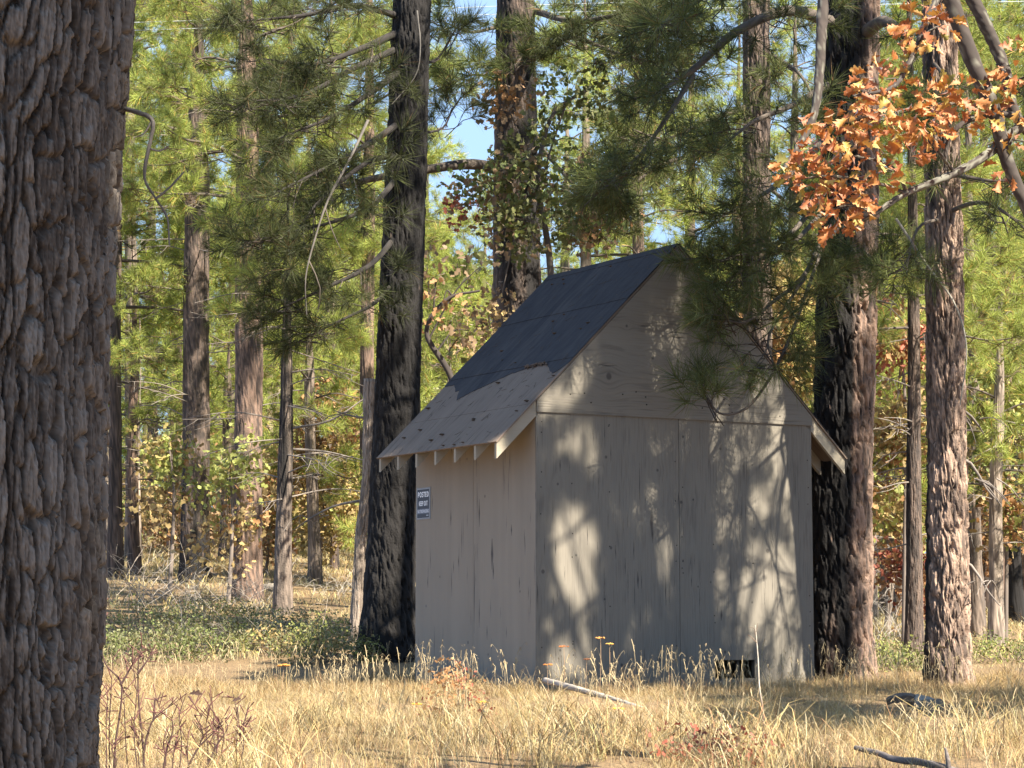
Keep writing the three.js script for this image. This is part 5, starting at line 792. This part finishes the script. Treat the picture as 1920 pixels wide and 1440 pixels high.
stick('fallen_branch', 'curved grey branch lying in the grass at the bottom right', 'fallen branch', [[1604, 1402, 14.7], [1645, 1412, 14.5], [1680, 1424, 14.3], [1725, 1429, 14.2], [1785, 1444, 14.1], [1850, 1470, 14.0]], 0.016, 0.027, [0.17, 0.145, 0.135], [[[1780, 1444, 14.1], [1776, 1420, 14.1], [1772, 1402, 14.1]]]);
{ const g = thing('wood_block', 'grey split block of wood lying in shade right of the thick trunk', 'wood block', at(...(() => { const p = P(1720, 1325, 18.4); return [p.x, p.z]; })()));
  const mk = (w, h, d, x, y, rz, ry, s) => { const q = new THREE.BoxGeometry(w, h, d, 14, 3, 5), p = q.attributes.position; for (let i = 0; i < p.count; i++) { const a = p.getX(i), b = p.getY(i), c = p.getZ(i); p.setXYZ(i, a + 0.02 * noise(b * 9, c * 9, s), b + 0.018 * noise(a * 9, c * 11, s) - 0.02 * Math.pow(Math.abs(a) / w * 2, 3), c + 0.02 * noise(a * 8, b * 8, s)); } q.computeVertexNormals(); return q.applyMatrix4(new THREE.Matrix4().makeRotationFromEuler(new THREE.Euler(0.15, ry, rz))).translate(...P(x, y, 18.4).toArray()); };
  part('split_face', mk(0.24, 0.075, 0.2, 1735, 1316, -0.08, 0.3, 2), std({ color: 0x7d7a72, roughness: 1, bumpMap: barkGrain, bumpScale: 0.004 }), g); part('bark_slab', mk(0.22, 0.05, 0.12, 1690, 1308, 0.12, -0.2, 5), std({ color: 0x5c5148, roughness: 1, bumpMap: barkGrain, bumpScale: 0.005 }), g); }
stick('fallen_log', 'dark log lying behind the thick reddish trunk', 'log', [[1590, 1222, 30.5], [1625, 1212, 30.5], [1662, 1218, 30.4]], 0.07, 0.06, [0.06, 0.05, 0.045], [[[1622, 1236, 30.2], [1632, 1226, 30.2], [1640, 1222, 30.2]]]);
stick('fallen_log', 'pale log lying in the sunny clearing left of the snag', 'log', [[480, 1105, 44], [510, 1100, 44], [545, 1094, 44]], 0.07, 0.05, [0.4, 0.34, 0.27]);
// yarrow heads before the wall
[[1057, 1212, 21, 1, 'rusty yarrow head nearest the shed\'s corner against the wall', 0x9c5f34], [1126, 1196, 20.8, 1, 'tallest yarrow head in a pair before the wall', 0xb9854a], [1143, 1207, 20.8, 0.8, 'yellower yarrow head of the pair before the wall', 0xc79a4e], [1100, 1236, 20.8, 0.8, 'dark dried yarrow head lower than the pair', 0x6b452c], [1027, 1246, 20.6, 0.9, 'orange yarrow head leaning by the pale pole', 0xb07038], [533, 1247, 18.4, 1.2, 'flat orange yarrow head in the grass left of the shed', 0xb5803e], [782, 1320, 17.8, 0.9, 'yellow yarrow head in the grass below the sign', 0xc09238], [905, 1316, 17.8, 0.9, 'yellow yarrow head below the shaded side wall', 0xc79b40], [1160, 1328, 17.6, 1.1, 'bright yellow yarrow head near the pole\'s far end', 0xcfa53c], [1765, 1213, 21, 1, 'pale yarrow head in front of the slim sunlit trunk', 0xb8874f]].forEach(([x, y, d, s, label, c], i) => {
  const top = P(x, y, d), b = at(top.x + 0.05 * (hash(i, 2, 2) - 0.5), top.z, -0.02), g = thing('yarrow', label, 'wildflower', b), r = rng(i + 3);
  part('stem', tube([b, b.clone().lerp(top, 0.5).add(V(0.02 * (r() - 0.5), 0, 0)), top], [0.003, 0.0025, 0.002], 5, 12, { ...limbLook(i, [0.3, 0.2, 0.12]), uvs: false }), M.limb, g);
  const gs = []; for (let k = 0; k < 26; k++) { const a = r() * 6.28, q = Math.sqrt(r()) * 0.045 * s; gs.push(new THREE.IcosahedronGeometry(0.008 * s * (0.7 + 0.6 * r()), 0).scale(1, 0.7, 1).translate(top.x + Math.cos(a) * q, top.y + 0.008 * r() - q * 0.15, top.z + Math.sin(a) * q)); }
  part('flower_head', mergeGeometries(gs), std({ color: c, roughness: 1 }), g);
});
// overhead wires at the upper left
[[47, 'upper of two thin overhead wires at the upper left'], [62, 'lower of two thin overhead wires at the upper left']].forEach(([y, label]) => { const pts = [[-900, y + 56, 44], [0, y + 4, 44], [400, y - 10, 44.5], [900, y - 34, 45], [2400, y - 70, 47]].map((q) => P(...q)); solo('overhead_wire', tube(pts, [0.007, 0.007, 0.007], 5, 60, { uvs: false }), std({ color: 0x9aa0a0, roughness: 0.5 }), label, 'wire', 'overhead wires'); });

scene.updateMatrixWorld(true);
renderer.render(scene, camera);
